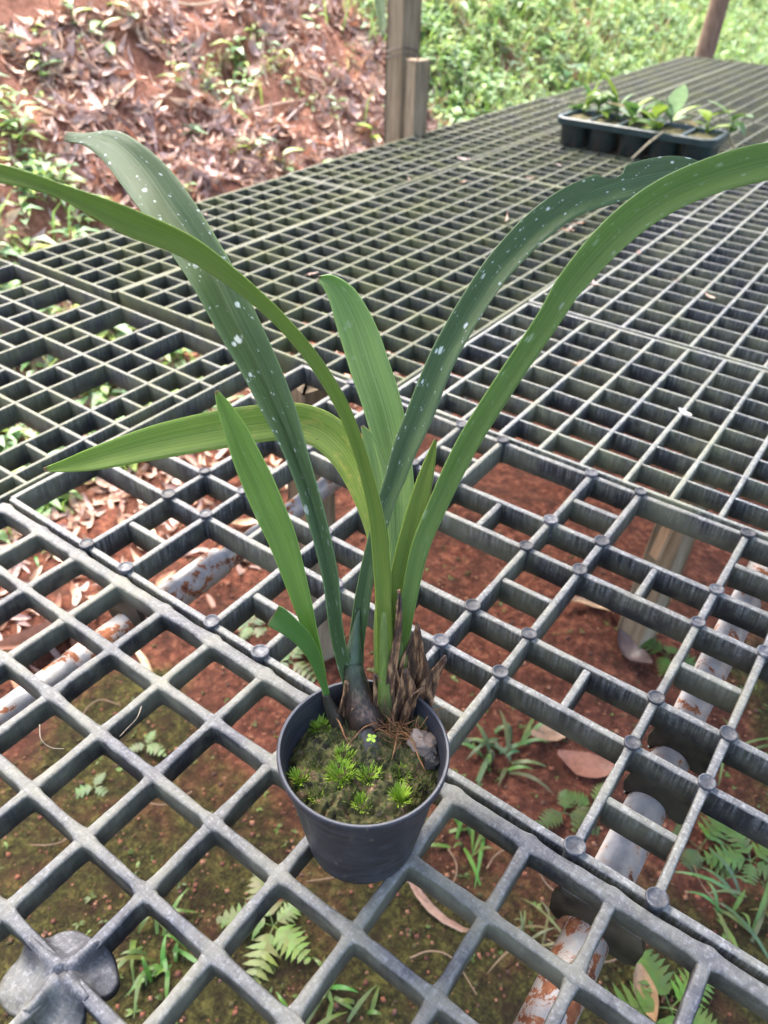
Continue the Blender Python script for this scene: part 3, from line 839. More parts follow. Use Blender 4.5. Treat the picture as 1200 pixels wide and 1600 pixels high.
strap(L1, M['leaf_dark'], label='tall dark leaf dusted with white specks, bent over to the left')
# narrow leaf arching forward out of frame on the left
L2 = rows_from([(603, 1100, 24, 7.72), (601, 1020, 26, 7.66), (599, 950, 25, 7.6), (598, 900, 27, 7.55), (594, 850, 25, 7.48), (587, 800, 22, 7.4), (575, 750, 20, 7.32), (558, 695, 20, 7.22), (531, 628, 21, 7.06), (486, 556, 22, 6.86), (430, 492, 23, 6.66), (363, 434, 27, 6.48), (292, 385, 36, 6.34), (207, 349, 42, 6.2), (150, 323, 33, 6.12), (95, 299, 22, 6.06), (45, 282, 25, 6.0), (-5, 270, 29, 5.97), (-60, 262, 20, 5.95), (-110, 262, 3, 5.95)], 0.22)
strap(L2, M['leaf_olive'], label='narrow olive leaf arching left in front of the spotted leaf')
# spotted leaf arching to the right, with a bitten edge
L3 = rows_from([(556, 1095, 24, 7.95), (555, 1040, 25, 7.95), (557, 1000, 25, 7.95), (564, 950, 26, 7.95), (573, 900, 24, 7.95), (588, 840, 24, 7.97), (606, 778, 27, 8.0), (617, 748, 31, 8.02), (633, 700, 38, 8.05), (654, 652, 43, 8.1), (696, 550, 43, 8.18), (760, 443, 42, 8.32), (803, 390, 46, 8.42), (850, 345, 48, 8.54), (905, 310, 50, 8.7), (985, 283, 54, 8.95), (1045, 270, 52, 9.15), (1085, 266, 34, 9.3), (1106, 268, 6, 9.4)], 0.26)
strap(L3, M['leaf_dark'], label='dark spotted leaf arching right with a bitten upper edge', bite=lambda x: -1 + 0.52 * max(0.0, 1 - (abs(x - 0.819) / 0.0145) ** 3))
# long leaf arching forward to the right edge
L4 = rows_from([(622, 1090, 18, 7.78), (626, 1020, 21, 7.72), (632, 975, 24, 7.67), (640, 930, 26, 7.62), (656, 860, 28, 7.53), (680, 800, 29, 7.45), (727, 700, 34, 7.28), (789, 600, 36, 7.1), (856, 500, 38, 6.92), (892, 443, 43, 6.82), (960, 366, 50, 6.68), (1030, 312, 54, 6.56), (1110, 276, 56, 6.46), (1200, 252, 58, 6.38), (1300, 240, 50, 6.35), (1390, 250, 32, 6.35), (1450, 270, 5, 6.35)], 0.22)
strap(L4, M['leaf_mid'], label='broad green leaf arching out of frame at the right')
# upright pale leaf in the middle
L5 = rows_from([(612, 1050, 18, 7.95), (620, 960, 26, 8.05), (627, 880, 36, 8.15), (626, 800, 44, 8.25), (621, 740, 48, 8.33), (611, 690, 54, 8.4), (596, 630, 60, 8.45), (578, 575, 62, 8.5), (563, 528, 61, 8.55), (550, 495, 56, 8.58), (534, 462, 44, 8.6), (514, 441, 26, 8.62), (497, 435, 8, 8.64)], 0.28, rib=0.12)
strap(L5, M['leaf_pale'], label='upright pale green leaf in the middle of the plant')
# short leaf left
L6 = rows_from([(509, 1085, 8, 7.65), (500, 1040, 13, 7.6), (484, 985, 22, 7.55), (471, 940, 31, 7.5), (444, 850, 43, 7.45), (423, 800, 47, 7.42), (405, 758, 48, 7.42), (384, 712, 43, 7.42), (366, 670, 34, 7.43), (349, 635, 21, 7.45), (338, 611, 5, 7.46)], 0.26)
strap(L6, M['leaf_fresh'], label='short broad green leaf on the left of the plant')
L7 = rows_from([(511, 1086, 8, 7.55), (502, 1058, 14, 7.52), (490, 1025, 22, 7.48), (472, 998, 28, 7.44), (452, 980, 32, 7.4), (436, 968, 36, 7.38), (426, 962, 36, 7.37)], 0.25)
strap(L7, M['leaf_bright'], label='small torn bright green leaf low on the left')
# yellowing leaf arching back and then left
L8 = rows_from([(604, 1010, 20, 8.0), (600, 920, 26, 8.1), (590, 845, 32, 8.22), (574, 780, 40, 8.36), (548, 720, 50, 8.5), (512, 678, 58, 8.6), (470, 661, 60, 8.66), (420, 660, 58, 8.68), (330, 673, 59, 8.64), (240, 692, 53, 8.6), (150, 716, 37, 8.54), (105, 727, 21, 8.5), (68, 734, 5, 8.5)], 0.14)
strap(L8, M['leaf_yellow'], label='yellow-green leaf with brown blotches drooping left over the bench')
L9 = rows_from([(608, 1040, 16, 7.75), (618, 950, 30, 7.68), (632, 880, 38, 7.62), (648, 815, 34, 7.58), (662, 760, 26, 7.55), (673, 718, 15, 7.54), (681, 686, 3, 7.53)], 0.2)
strap(L9, M['leaf_olive'], label='young short pointed leaf at the front right of the shoots')
L10 = rows_from([(606, 1020, 20, 7.98), (604, 940, 30, 8.1), (598, 860, 40, 8.2), (596, 790, 40, 8.3), (590, 735, 34, 8.36), (578, 690, 20, 8.4), (566, 665, 4, 8.42)], 0.15)
strap(L10, M['leaf_pale'], label='half-hidden pale leaf behind the narrow olive leaf')

# leaf bases, bulbs, dead sheaths and roots
def stalk(name, pts, mat, n=18, label=None):
    C = crom([(a, b, w, t) for a, b, w, t in pts], 5)
    P = [at(c[0], c[1], c[3] + bdt(c[1])) for c in C]; r = [c[2] / 2 * (c[3] + bdt(c[1])) / FPX for c in C]
    mb = tube(P, r, n)
    o = mb.build(name, mat, orchid)
    if label: o['label'] = label
    return o
stalk('pseudobulb', [(561, 950, 5, 7.98), (556, 990, 16, 7.93), (553, 1020, 27, 7.88), (552, 1050, 36, 7.84), (560, 1090, 46, 7.80), (570, 1120, 58, 7.76), (577, 1140, 56, 7.75), (582, 1158, 34, 7.75)], M['bulb_left'], label='dark swollen bulb at the left base')
stalk('leaf_base', [(600, 925, 20, 7.74), (600, 945, 29, 7.72), (599, 1000, 31, 7.76), (601, 1060, 32, 7.80), (606, 1120, 30, 7.82)], M['shoot_olive'])
stalk('leaf_base', [(629, 965, 16, 7.84), (628, 985, 25, 7.82), (625, 1040, 28, 7.85), (622, 1110, 30, 7.88)], M['shoot_green'])
stalk('pseudobulb', [(508, 1082, 10, 7.66), (516, 1105, 18, 7.70), (528, 1130, 24, 7.72), (540, 1155, 18, 7.72)], M['bulb'], label='small dark shoot base at the left')
stalk('old_stem', [(570, 1145, 32, 7.52), (577, 1166, 34, 7.36), (580, 1184, 32, 7.24), (582, 1194, 16, 7.22)], M['coal'], label='black stump of an old stem in front of the bulb')

def sheath(pts, label):
    R_ = rows_from(pts, 0.5); R2 = []
    for i, r in enumerate(R_):
        j = [random.uniform(-4.5, 4.5) for _ in range(6)]
        R2.append(tuple(a + b for a, b in zip(r[:6], j)) + r[6:])
    strap(R2, M['sheath'], 'dead_sheath', sub=4, thick=0.0009, label=label)
sheath([(612, 1120, 24, 7.7), (610, 1075, 16, 7.66), (616, 1030, 14, 7.62), (622, 985, 13, 7.58), (626, 945, 11, 7.56), (625, 920, 3, 7.56)], 'thin dry brown strip standing in front of the shoots')
sheath([(642, 1135, 52, 7.8), (642, 1095, 56, 7.74), (645, 1055, 50, 7.7), (648, 1015, 32, 7.68), (653, 975, 4, 7.66)], 'broad dark brown dead sheath')
sheath([(622, 1130, 34, 7.78), (618, 1090, 26, 7.7), (614, 1050, 16, 7.68), (606, 1010, 4, 7.7)], 'dark dead sheath wrapped round the shoots')
sheath([(652, 1125, 34, 7.78), (664, 1090, 30, 7.72), (678, 1058, 18, 7.68), (693, 1028, 3, 7.66)], 'small pointed dead sheath leaning right')
sheath([(590, 1150, 30, 7.74), (592, 1118, 26, 7.70), (590, 1085, 20, 7.68), (586, 1055, 5, 7.68)], 'papery brown sheath between the bulb and the shoots')
sheath([(548, 1140, 26, 7.74), (543, 1112, 24, 7.70), (540, 1085, 16, 7.68), (538, 1066, 4, 7.68)], 'papery brown sheath on the left side of the bulb')
sheath([(566, 1150, 46, 7.66), (566, 1132, 44, 7.62), (562, 1112, 26, 7.62), (558, 1100, 5, 7.64)], 'torn pinkish-brown sheath round the foot of the bulb')
sheath([(632, 1150, 40, 7.72), (630, 1115, 36, 7.66), (636, 1080, 24, 7.62), (633, 1045, 5, 7.6)], 'ragged brown sheath in front of the right shoots')
sheath([(628, 1135, 14, 7.68), (640, 1108, 12, 7.62), (650, 1088, 9, 7.58), (660, 1075, 3, 7.56)], 'curled tan strip at the foot of the right shoots')
rr = random.Random(5)
mb = MB()
for k in range(190):
    p = np.array(soil_at(rr.uniform(598, 680), rr.uniform(1105, 1165))); a = rr.random() * 6.283
    L = rr.uniform(0.14, 0.42); d = np.array([math.cos(a) * 0.6, math.sin(a) * 0.6, rr.uniform(0.1, 1.1)])
    pts = [p + d * L * s + np.array([0, 0, -0.22 * L * s * s + 0.02]) + 0.03 * np.array([noise.noise((k, s * 3, 0)), noise.noise((k, s * 3, 7)), 0]) for s in (0, .35, .7, 1)]
    t_ = tube(pts, [0.0045, 0.0045, 0.004, 0.002], 5, False); mb.add(t_.v, t_.f)
mb.build('dry_roots', M['root'], orchid)['label'] = 'tangle of thin orange-brown roots'
for k, (a, b) in enumerate([((640, 1090), (612, 1190)), ((628, 1148), (668, 1215)), ((600, 1130), (545, 1165)), ((510, 1110), (545, 1165))]):
    p, q = np.array(soil_at(*a)) + (0, 0, 0.06), np.array(soil_at(*b)) + (0, 0, 0.03)
    pts = [p + (q - p) * s + np.array([0, 0, 0.10 * math.sin(math.pi * s)]) + 0.04 * np.array([noise.noise((k, s * 2, 3)), noise.noise((k, s * 2, 6)), 0]) for s in np.linspace(0, 1, 8)]
    tube(pts, [0.009] * 7 + [0.003], 6).build('root', M['root'], orchid)

# ------------------------------------------------------------------ seedling trays on the far part of the bench
def tray(u0, u1, v0, v1, ncell, label, yaw=0.0):
    H = 1.22; cu, cv = (u0 + u1) / 2, (v0 + v1) / 2
    t = thing('seedling_tray', (cu, cv, 0.03), label, 'tray', 'black seedling trays')
    t.rotation_euler = (0, 0, -yaw)
    L, D = u1 - u0, abs(v1 - v0); r = L / ncell / 2
    # scalloped body: round cups side by side
    for k in range(ncell):
        x = u0 + (2 * k + 1) * r
        V = []; F = []; n = 28
        lev = [(0.80, 0.03), (0.84, 0.05), (0.93, H - 0.22), (0.95, H - 0.20)]
        for f, z in lev:
            for j in range(n):
                a = 2 * math.pi * j / n; ca, sa = math.cos(a), math.sin(a)
                e = 0.55
                V.append((x + r * f * math.copysign(abs(ca) ** e, ca), cv + D / 2 * f * math.copysign(abs(sa) ** e, sa), z))
        for i in range(len(lev) - 1):
            for j in range(n): F.append((i * n + j, i * n + (j + 1) % n, (i + 1) * n + (j + 1) % n, (i + 1) * n + j))
        F.append(tuple(range(n))[::-1])
        m_ = MB(); m_.add(V, F); m_.build('cup', M['tray'], t)
    # rim band with rounded ends
    def outline(g, n=10):
        pts = []
        rc = 0.45
        for sx, sy, a0 in ((1, 1, 0), (-1, 1, 90), (-1, -1, 180), (1, -1, 270)):
            for k in range(n + 1):
                a = math.radians(a0 + 90 * k / n)
                pts.append((cu + sx * (L / 2 - rc + g * 0) + (rc + g) * math.cos(a), cv + sy * (D / 2 - rc) + (rc + g) * math.sin(a)))
        return pts
    V = []; F = []; lev = [(0.0, H - 0.30), (0.07, H - 0.28), (0.09, H - 0.03), (0.05, H), (-0.08, H), (-0.12, H - 0.08), (-0.14, H - 0.25)]
    n = len(outline(0))
    for g, z in lev: V += [(x, y, z) for x, y in outline(g)]
    for i in range(len(lev) - 1):
        for j in range(n): F.append((i * n + j, i * n + (j + 1) % n, (i + 1) * n + (j + 1) % n, (i + 1) * n + j))
    m_ = MB(); m_.add(V, F); sharp(m_.build('rim', M['tray'], t), 35)
    for k in range(1, ncell):
        x = u0 + 2 * k * r
        m_ = bar_mesh((x, cv - D / 2 + 0.1), (x, cv + D / 2 - 0.1), wt=0.16, wb=0.12, depth=0.25, top=H - 0.02)
        m_.build('divider', M['tray'], t)
    V = []; F = []; n1, n2 = 60, 20
    for i in range(n1 + 1):
        for j in range(n2 + 1):
            x = u0 + 0.13 + (L - 0.26) * i / n1; y = cv - D / 2 + 0.13 + (D - 0.26) * j / n2
            V.append((x, y, H - 0.16 + 0.10 * noise.noise((x * 2, y * 2, 0)) + 0.07 * noise.noise((x * 6, y * 6, 3))))
    for i in range(n1):
        for j in range(n2): F.append((i * (n2 + 1) + j, i * (n2 + 1) + j + 1, (i + 1) * (n2 + 1) + j + 1, (i + 1) * (n2 + 1) + j))
    m_ = MB(); m_.add(V, F); m_.build('potting_mix', M['soil_pot'], t)
    return t
tray(-5.75, 1.25, -30.75, -33.1, 5, 'black plastic seedling tray with round cups on the bench', yaw=0.0)

def broadleaf(c, az, el, L, wd, curl, mb, col):
    """an oval leaf blade from point c"""
    d = np.array([math.cos(az) * math.cos(el), math.sin(az) * math.cos(el), math.sin(el)]); s = np.array([-math.sin(az), math.cos(az), 0.0]); up = np.cross(d, s)
    if up[2] < 0: up = -up
    n = 6; V = []; F = []
    for i in range(n + 1):
        x = i / n; w = wd * math.sin(math.pi * min(0.98, x * 0.93 + 0.05)) ** 0.75
        c_ = np.array(c) + d * L * x + up * (-curl * L * x * x)
        for k in (-1, -0.5, 0, 0.5, 1):
            V.append(c_ + s * w / 2 * k + up * 0.16 * w * abs(k))
    for i in range(n):
        for k in range(4): F.append((i * 5 + k, i * 5 + k + 1, (i + 1) * 5 + k + 1, (i + 1) * 5 + k))
    mb.add(V, F, col=col)

def seedling(px, py, t, leaves, label, sc=1.0):
    b = at(px, py, t); b[2] = 1.02
    r = random.Random(int(px * 7 + py)); th = thing('tray_seedling', b, label, 'seedling', 'seedlings in the black trays')
    for k, (az, el, L, wd, z, col) in enumerate(leaves):
        mb = MB(); top = b + np.array([0.06 * math.cos(az), 0.06 * math.sin(az), z])
        broadleaf(top, az, el, L * sc, wd * sc, r.uniform(0.15, 0.5), mb, col)
        st = tube([b, (b + top) / 2 + (0.02, 0, 0), top], [0.035, 0.03, 0.025], 6); mb.add(st.v, st.f, col=tuple(x * 0.9 for x in col))
        mb.build('leaf', M['weed'], th)
YG, DG, PG = (0.20, 0.30, 0.045), (0.075, 0.16, 0.04), (0.22, 0.33, 0.17)
names = ['leftmost seedling in the black tray, pale and stemmy', 'upright-leaved seedling second from the left of the black tray', 'tall yellow-green seedling in the left half of the tray', 'dark oval-leaved seedling at the middle of the tray',
         'seedling with a broad pale upright leaf right of the tray middle', 'low seedling hanging over the front rim of the tray', 'seedling near the right end with a bent leaf', 'rightmost curled yellow-green seedling in the black tray', 'thin upright shoot in the left part of the tray', 'small drooping seedling between the middle ones']
sp = [(912, 172, 35.5), (935, 170, 35.2), (965, 172, 34.8), (1005, 185, 33.9), (1050, 185, 33.8), (1020, 205, 32.9), (1105, 198, 32.9), (1140, 205, 32.6), (918, 168, 36), (985, 190, 34.2)]
rs = random.Random(3)
for k, ((px, py, t_), nm) in enumerate(zip(sp, names)):
    lv = []
    for q in range(rs.choice([5, 6, 8])):
        lv.append((rs.random() * 6.283, rs.uniform(-0.6, 1.1), rs.uniform(0.5, 1.3), rs.uniform(0.3, 0.7), rs.uniform(0.1, 0.75), rs.choice([YG, DG, PG, YG, DG, (0.24, 0.20, 0.10)])))
    if k == 2: lv.append((2.5, 1.25, 1.9, 0.7, 0.5, YG))
    if k == 4: lv.append((1.0, 1.3, 1.4, 0.8, 0.5, PG))
    if k == 8: lv = [(0.5, 1.5, 1.6, 0.10, 0.2, YG), (2, 1.2, 0.8, 0.4, 0.7, DG)]
    seedling(px, py, t_, lv, nm)
mb = MB()
a, b = on(1037, 205, 1.3), on(987, 248, 0.15)
t_ = tube([a, (a + b) / 2 + (0, 0, 0.05), b], [0.05, 0.045, 0.04], 6); mb.add(t_.v, t_.f, col=(0.38, 0.33, 0.22))
solo(mb, 'dry_stalk', M['twig'], 'thin pale dry stalk hanging from the black tray to the bench', 'stalk')
mb = MB()
a, b = on(1138, 208, 1.2), on(1150, 240, 0.1)
t_ = tube([a, (a + b) / 2 + (0, 0.1, 0.05), b], [0.05, 0.045, 0.04], 6); mb.add(t_.v, t_.f, col=(0.38, 0.33, 0.22))
solo(mb, 'dry_stalk', M['twig'], 'thin dry stalk hanging off the right end of the tray', 'stalk')

# ------------------------------------------------------------------ leaf litter, twigs, weeds
def frame(n):
    n = np.array(n) / np.linalg.norm(n); a = np.cross(n, (0.3, 0.9, 0.2)); a /= np.linalg.norm(a); return a, np.cross(n, a), n

def gnormal(u, v):
    e = 0.25; h = ground_h(u, v)
    n = np.array([-(ground_h(u + e, v) - h) / e, -(ground_h(u, v + e) - h) / e, 1.0]); return n / np.linalg.norm(n), h

def dead_leaf(rnd, L, wd, curl, roll):
    n = 6; V = []; F = []
    bend = rnd.uniform(-0.5, 0.5)
    for i in range(n + 1):
        x = i / n; w = wd * (math.sin(math.pi * min(0.985, 0.04 + 0.95 * x)) ** 0.8)
        z = curl * L * (x - 0.5) ** 2 * 2
        for k in (-1, -0.4, 0.4, 1):
            V.append(((x - 0.5) * L, bend * L * (x - .5) ** 2 + w / 2 * k * math.cos(roll * abs(k)), z + w / 2 * abs(k) * math.sin(roll * abs(k)) + 0.03 * L * rnd.uniform(-1, 1)))
    for i in range(n):
        for k in range(3): F.append((i * 4 + k, i * 4 + k + 1, (i + 1) * 4 + k + 1, (i + 1) * 4 + k))
    return np.array(V), F

def place(V, u, v, rnd, lift=0.08, tilt=0.45):
    n, h = gnormal(u, v); n = n + np.array([rnd.uniform(-tilt, tilt) for _ in range(3)]); a, b, c = frame(n); th = rnd.random() * 6.283
    x = math.cos(th) * a + math.sin(th) * b; y = np.cross(c, x)
    return np.array([u, v, h + lift]) + V[:, :1] * x + V[:, 1:2] * y + V[:, 2:3] * c

BROWNS = [(0.46, 0.33, 0.27), (0.40, 0.29, 0.26), (0.33, 0.19, 0.13), (0.42, 0.26, 0.185), (0.24, 0.125, 0.09), (0.48, 0.33, 0.25), (0.34, 0.235, 0.205), (0.52, 0.39, 0.29), (0.19, 0.105, 0.08), (0.42, 0.31, 0.285), (0.43, 0.22, 0.14)]
rl = random.Random(11)
def bank_spot(rnd, wide=False):
    while True:
        v = rnd.uniform(-66, -4); s = rnd.uniform(2.0, 19); u = -12.5 - s
        dens = 1.0 if v > -45 else max(0.15, 1 - (-45 - v) / 18)
        # bare soil patches
        bare = noise.noise((u * 0.16, v * 0.16, 31)) > 0.17 and v < -12
        if rnd.random() < dens * (0.16 if bare else 1.0): return u, v
templ = []
mb = MB(); arrV = []; arrF = []; arrC = []; off = 0
for k in range(10500):
    u, v = bank_spot(rl)
    L = rl.choice([0.5, 0.7, 0.9, 1.2, 1.6]) * rl.uniform(0.8, 1.2); V, F = dead_leaf(rl, L, L * rl.uniform(0.12, 0.36), rl.uniform(-0.3, 0.9), rl.uniform(0, 1.2))
    V = place(V, u, v, rl, rl.uniform(0.02, 0.22), 0.42); c = rl.choice(BROWNS); q = rl.uniform(0.8, 1.4)
    mb.add(V, F, col=tuple(x * q for x in c))
tag(mb.build('leaf_litter', M['litter']), 'brown dead leaves littering the red soil bank', 'leaf litter', None, 'stuff')
# larger dead leaves one can pick out
for k in range(40):
    u, v = bank_spot(rl)
    V, F = dead_leaf(rl, rl.uniform(1.5, 2.4), rl.uniform(0.45, 0.8), rl.uniform(-0.2, 0.7), rl.uniform(0, 0.9))
    V = place(V, u, v, rl, 0.25, 0.4); mb = MB(); mb.add(V, F, col=rl.choice(BROWNS[1:6]))
    solo(mb, 'dead_leaf', M['litter'], 'large curled brown leaf lying on the soil bank', 'dead leaf', 'large dead leaves on the bank')
def leaf_at(px, py, h, L, wd, col, label, th, curl=0.15, roll=0.25, name='dead_leaf', lift=0.12, seed=0):
    p = on(px, py, h); rnd = random.Random(seed + int(px)); V, F = dead_leaf(rnd, L, wd, curl, roll)
    c, s = math.cos(th), math.sin(th); V2 = np.c_[V[:, 0] * c - V[:, 1] * s, V[:, 0] * s + V[:, 1] * c, V[:, 2]]
    if h < -5:
        for _ in range(3): p = on(px, py, ground_h(p[0], p[1]))
    mb = MB(); mb.add(V2 + np.array([p[0], p[1], p[2] + lift]), F, col=col)
    return solo(mb, name, M['litter'], label, 'dead leaf')
leaf_at(915, 1203, GH, 1.6, 0.8, (0.22, 0.10, 0.07), 'broad reddish dead leaf on the soil below the right pipe', -0.35)
leaf_at(862, 1150, GH, 1.4, 0.6, (0.28, 0.18, 0.12), 'crumpled pale dead leaf above the broad reddish one', -0.9, 0.4)
leaf_at(985, 1028, GH, 1.5, 0.8, (0.085, 0.062, 0.062), 'dark grey dead leaf at the foot of the support post', 0.5, 0.5, 0.5)
leaf_at(1003, 1562, GH, 1.1, 0.7, (0.32, 0.20, 0.11), 'folded tan dead leaf near the bottom edge at the right', 0.9, 0.5, 0.8)
leaf_at(672, 1425, GH, 2.5, 0.22, (0.30, 0.19, 0.14), 'long pale pinkish dead strip below the pot', 0.15, 0.25, 0.6)
leaf_at(930, 950, GH, 2.4, 0.45, (0.42, 0.30, 0.20), 'long torn tan bark strip on the soil under the pegs', -0.35, 0.2, 0.5)
leaf_at(90, 1005, GH, 3.6, 1.5, (0.17, 0.085, 0.06), 'large brown curled leaf under the left pipe', -1.35, 0.35, 0.7)
leaf_at(235, 835, GH, 1.6, 0.35, (0.48, 0.36, 0.22), 'pale dry strip under the left of the pegged grating', 0.4)
leaf_at(395, 820, GH, 1.8, 0.34, (0.48, 0.37, 0.24), 'pale dry strip leaning beside the left pipe', -0.9)
leaf_at(225, 1035, GH, 2.2, 0.22, (0.44, 0.33, 0.22), 'thin straw-coloured blade under the front grating', 0.3)
leaf_at(1003, 905, -6, 1.0, 0.4, (0.45, 0.34, 0.25), 'small pale chip beside the wooden support post', 0.5)
# small debris lying on the bench bars
leaf_at(790, 350, 0.06, 1.0, 0.10, (0.20, 0.14, 0.10), 'small brown twig-like scrap on the olive grating', 1.2, 0.3, 0.4, lift=0.1)
leaf_at(1108, 468, 0.06, 0.4, 0.14, (0.42, 0.30, 0.22), 'tiny tan scrap on the right pale grating', 0.4, 0.3, 0.4, lift=0.06)
leaf_at(1068, 650, 0.06, 0.35, 0.16, (0.6, 0.58, 0.52), 'tiny white scrap on the short pale grating', 0.4, 0.3, 0.4, lift=0.06)

rb = random.Random(31)
for k in range(22):
    u, v = rb.choice([-9.9, -7.3, -5.5, -3.8, 0.15, 2.78, 4.53, 6.29, 8.04]) + rb.uniform(-.03, .03), rb.uniform(-30, -8)
    V, F = dead_leaf(rb, rb.uniform(0.25, 0.6), rb.uniform(0.06, 0.16), rb.uniform(0, 0.6), 0.5); a = rb.random() * 6.28
    V = np.c_[V[:, 0] * math.cos(a) - V[:, 1] * math.sin(a), V[:, 0] * math.sin(a) + V[:, 1] * math.cos(a), V[:, 2]]
    m_ = MB(); m_.add(V + np.array([u, v, 0.06]), F, col=rb.choice(BROWNS)); solo(m_, 'leaf_scrap', M['litter'], 'tiny brown leaf scrap caught on the bars of a far grating', 'leaf scrap', 'leaf scraps on the bench')

def twig(pts, r, col, label, grp=None, name='twig'):
    mb = MB(); C_ = crom(pts, 4); t_ = tube([tuple(c) for c in C_], [r * (1 - 0.5 * i / len(C_)) for i in range(len(C_))], 6); mb.add(t_.v, t_.f, col=col)
    return solo(mb, name, M['twig'], label, 'twig', grp)
def bank_hit(px, py):
    for t in np.arange(18, 140, 0.25):
        p = at(px, py, t)
        if p[2] < ground_h(p[0], p[1]): return p
    return at(px, py, 60)
for k, (pp, r, col, lb) in enumerate([
        ([(255, 8), (300, 17), (345, 10), (362, 0)], 0.10, (0.48, 0.38, 0.27), 'curved pale stick at the top of the bank'),
        ([(330, 210), (400, 180), (470, 165), (540, 160)], 0.09, (0.40, 0.26, 0.20), 'long thin twig running right along the bank'),
        ([(395, 250), (440, 205), (480, 165), (508, 142)], 0.08, (0.30, 0.24, 0.22), 'grey forked twig on the bank left of the post'),
        ([(398, 15), (402, 45), (412, 62), (410, 92)], 0.10, (0.46, 0.38, 0.30), 'upright pale stick near the top middle of the bank'),
        ([(166, 178), (172, 160), (178, 140)], 0.13, (0.50, 0.38, 0.25), 'short thick straw piece on the left of the bank'),
        ([(176, 175), (195, 155), (214, 135)], 0.12, (0.50, 0.38, 0.25), 'second straw piece leaning right on the left of the bank'),
        ([(245, 180), (255, 165), (270, 150)], 0.10, (0.44, 0.30, 0.2), 'short tan stick in the middle of the bank'),
        ([(548, 170), (575, 185), (605, 190)], 0.09, (0.40, 0.27, 0.22), 'thin brown twig just left of the tall post'),
        ([(420, 262), (424, 248), (428, 236)], 0.12, (0.5, 0.34, 0.22), 'short tan splinter above the bench edge'),
        ([(527, 200), (535, 235), (540, 258)], 0.16, (0.52, 0.42, 0.33), 'pale dry stem hanging down the broken bank'),
        ([(676, 95), (684, 120), (690, 135)], 0.14, (0.5, 0.42, 0.36), 'pale stick leaning right of the short stake'),
        ([(712, 118), (722, 140), (733, 165)], 0.15, (0.5, 0.42, 0.36), 'second pale stick right of the short stake'),
        ([(655, 0), (668, 25), (675, 38)], 0.14, (0.5, 0.4, 0.3), 'slanting stick beside the top of the tall post'),
        ([(90, 110), (100, 85), (95, 60)], 0.12, (0.34, 0.22, 0.15), 'dark stem leaning at the left of the bank')]):
    P = [bank_hit(*q) + np.array([0, 0, 0.3]) for q in pp]
    twig(P, r, col, lb)
for k in range(26):                                    # thin straws here and there
    u, v = bank_spot(rl); L = rl.uniform(1.5, 4); a = rl.random() * 6.28
    P = [(u + x * L * math.cos(a), v + x * L * math.sin(a), ground_h(u + x * L * math.cos(a), v + x * L * math.sin(a)) + 0.22 + 0.1 * math.sin(3 * x)) for x in (0, .33, .66, 1)]
    twig(P, rl.uniform(0.03, 0.07), rl.choice([(0.42, 0.31, 0.22), (0.32, 0.2, 0.15), (0.5, 0.4, 0.28)]), 'thin dry straw lying among the dead leaves on the bank', 'straws on the bank', 'straw')

for k, (pp, lb) in enumerate([
        ([(221, 1104), (214, 1122), (200, 1137), (187, 1151)], 'thin white root hair hanging over a bar of the front grating'),
        ([(62, 1132), (64, 1155), (80, 1168), (100, 1170)], 'curled pale rootlet at the left of the front grating')]):
    twig([on(x, y, 0.05 if i < 2 else -0.05) for i, (x, y) in enumerate(pp)], 0.008, (0.20, 0.165, 0.12), lb)

# weeds: dense on the right, and at the left edge
def wleaf(mb, p, d, L, w, col, droop=0.3):
    d = np.array(d) / np.linalg.norm(d); s = np.cross(d, (0, 0, 1.0)); s /= max(1e-6, np.linalg.norm(s)); up = np.cross(s, d)
    q = np.array(p)
    mid = q + d * L * 0.45; tip = q + d * L - np.array([0, 0, droop * L])
    mb.add([q, mid + s * w / 2 + up * 0.12 * w, mid - np.array([0, 0, 0.1 * L * droop]), mid - s * w / 2 + up * 0.12 * w, tip], [(0, 1, 2), (0, 2, 3), (1, 4, 2), (2, 4, 3)], col=col)
GREENS = [(0.16, 0.29, 0.09), (0.22, 0.38, 0.14), (0.11, 0.22, 0.08), (0.26, 0.40, 0.22), (0.26, 0.38, 0.08), (0.19, 0.31, 0.18), (0.30, 0.40, 0.12)]
rw = random.Random(21)
mb = MB()
def sprig(mb, u, v, hgt, nl, ls, rnd, cols):
    n, h = gnormal(u, v); base = np.array([u, v, h]); top = base + np.array([rnd.uniform(-.5, .5), rnd.uniform(-.5, .5), 1.0]) * hgt
    for k in range(nl):
        f = (k + 0.6) / nl; a = k * 2.4 + rnd.random(); p = base + (top - base) * f
        c = rnd.choice(cols); q = rnd.uniform(0.75, 1.25)
        wleaf(mb, p, (math.cos(a), math.sin(a), rnd.uniform(-0.1, 0.7)), ls * rnd.uniform(0.6, 1.3), ls * rnd.uniform(0.28, 0.5), tuple(x * q for x in c))
def weed_dens(u, v):
    s = -u - 12.5
    left = sstep(v, -19, -13.5) * (0.75 if noise.noise((u * 0.25, v * 0.25, 50)) > -0.05 else 0.2) if s > 0 else 0
    leftlow = 0.35 * sstep(v, -24, -12) * (1 - sstep(s, 3, 8))
    right = 1 - sstep(v, -56, -44)
    tuft_ = 0.14 if noise.noise((u * 0.14, v * 0.14, 77)) > 0.3 and s > 13 else 0.02
    return max(left, right, leftlow, tuft_)
for k in range(11000):
    v = rw.uniform(-150, -1) if k % 3 else rw.uniform(-60, -1); s = rw.uniform(0.5, 18); u = -12.5 - s
    if rw.random() > weed_dens(u, v): continue
    sprig(mb, u, v, rw.uniform(0.3, 1.6), rw.randint(4, 8), rw.choice([0.5, 0.6, 0.7, 0.9, 1.3]) * rw.uniform(0.8, 1.2), rw, GREENS)
tag(mb.build('weeds', M['weed']), 'low leafy green weeds covering the bank at right and left', 'weeds', None, 'stuff')
mb = MB()
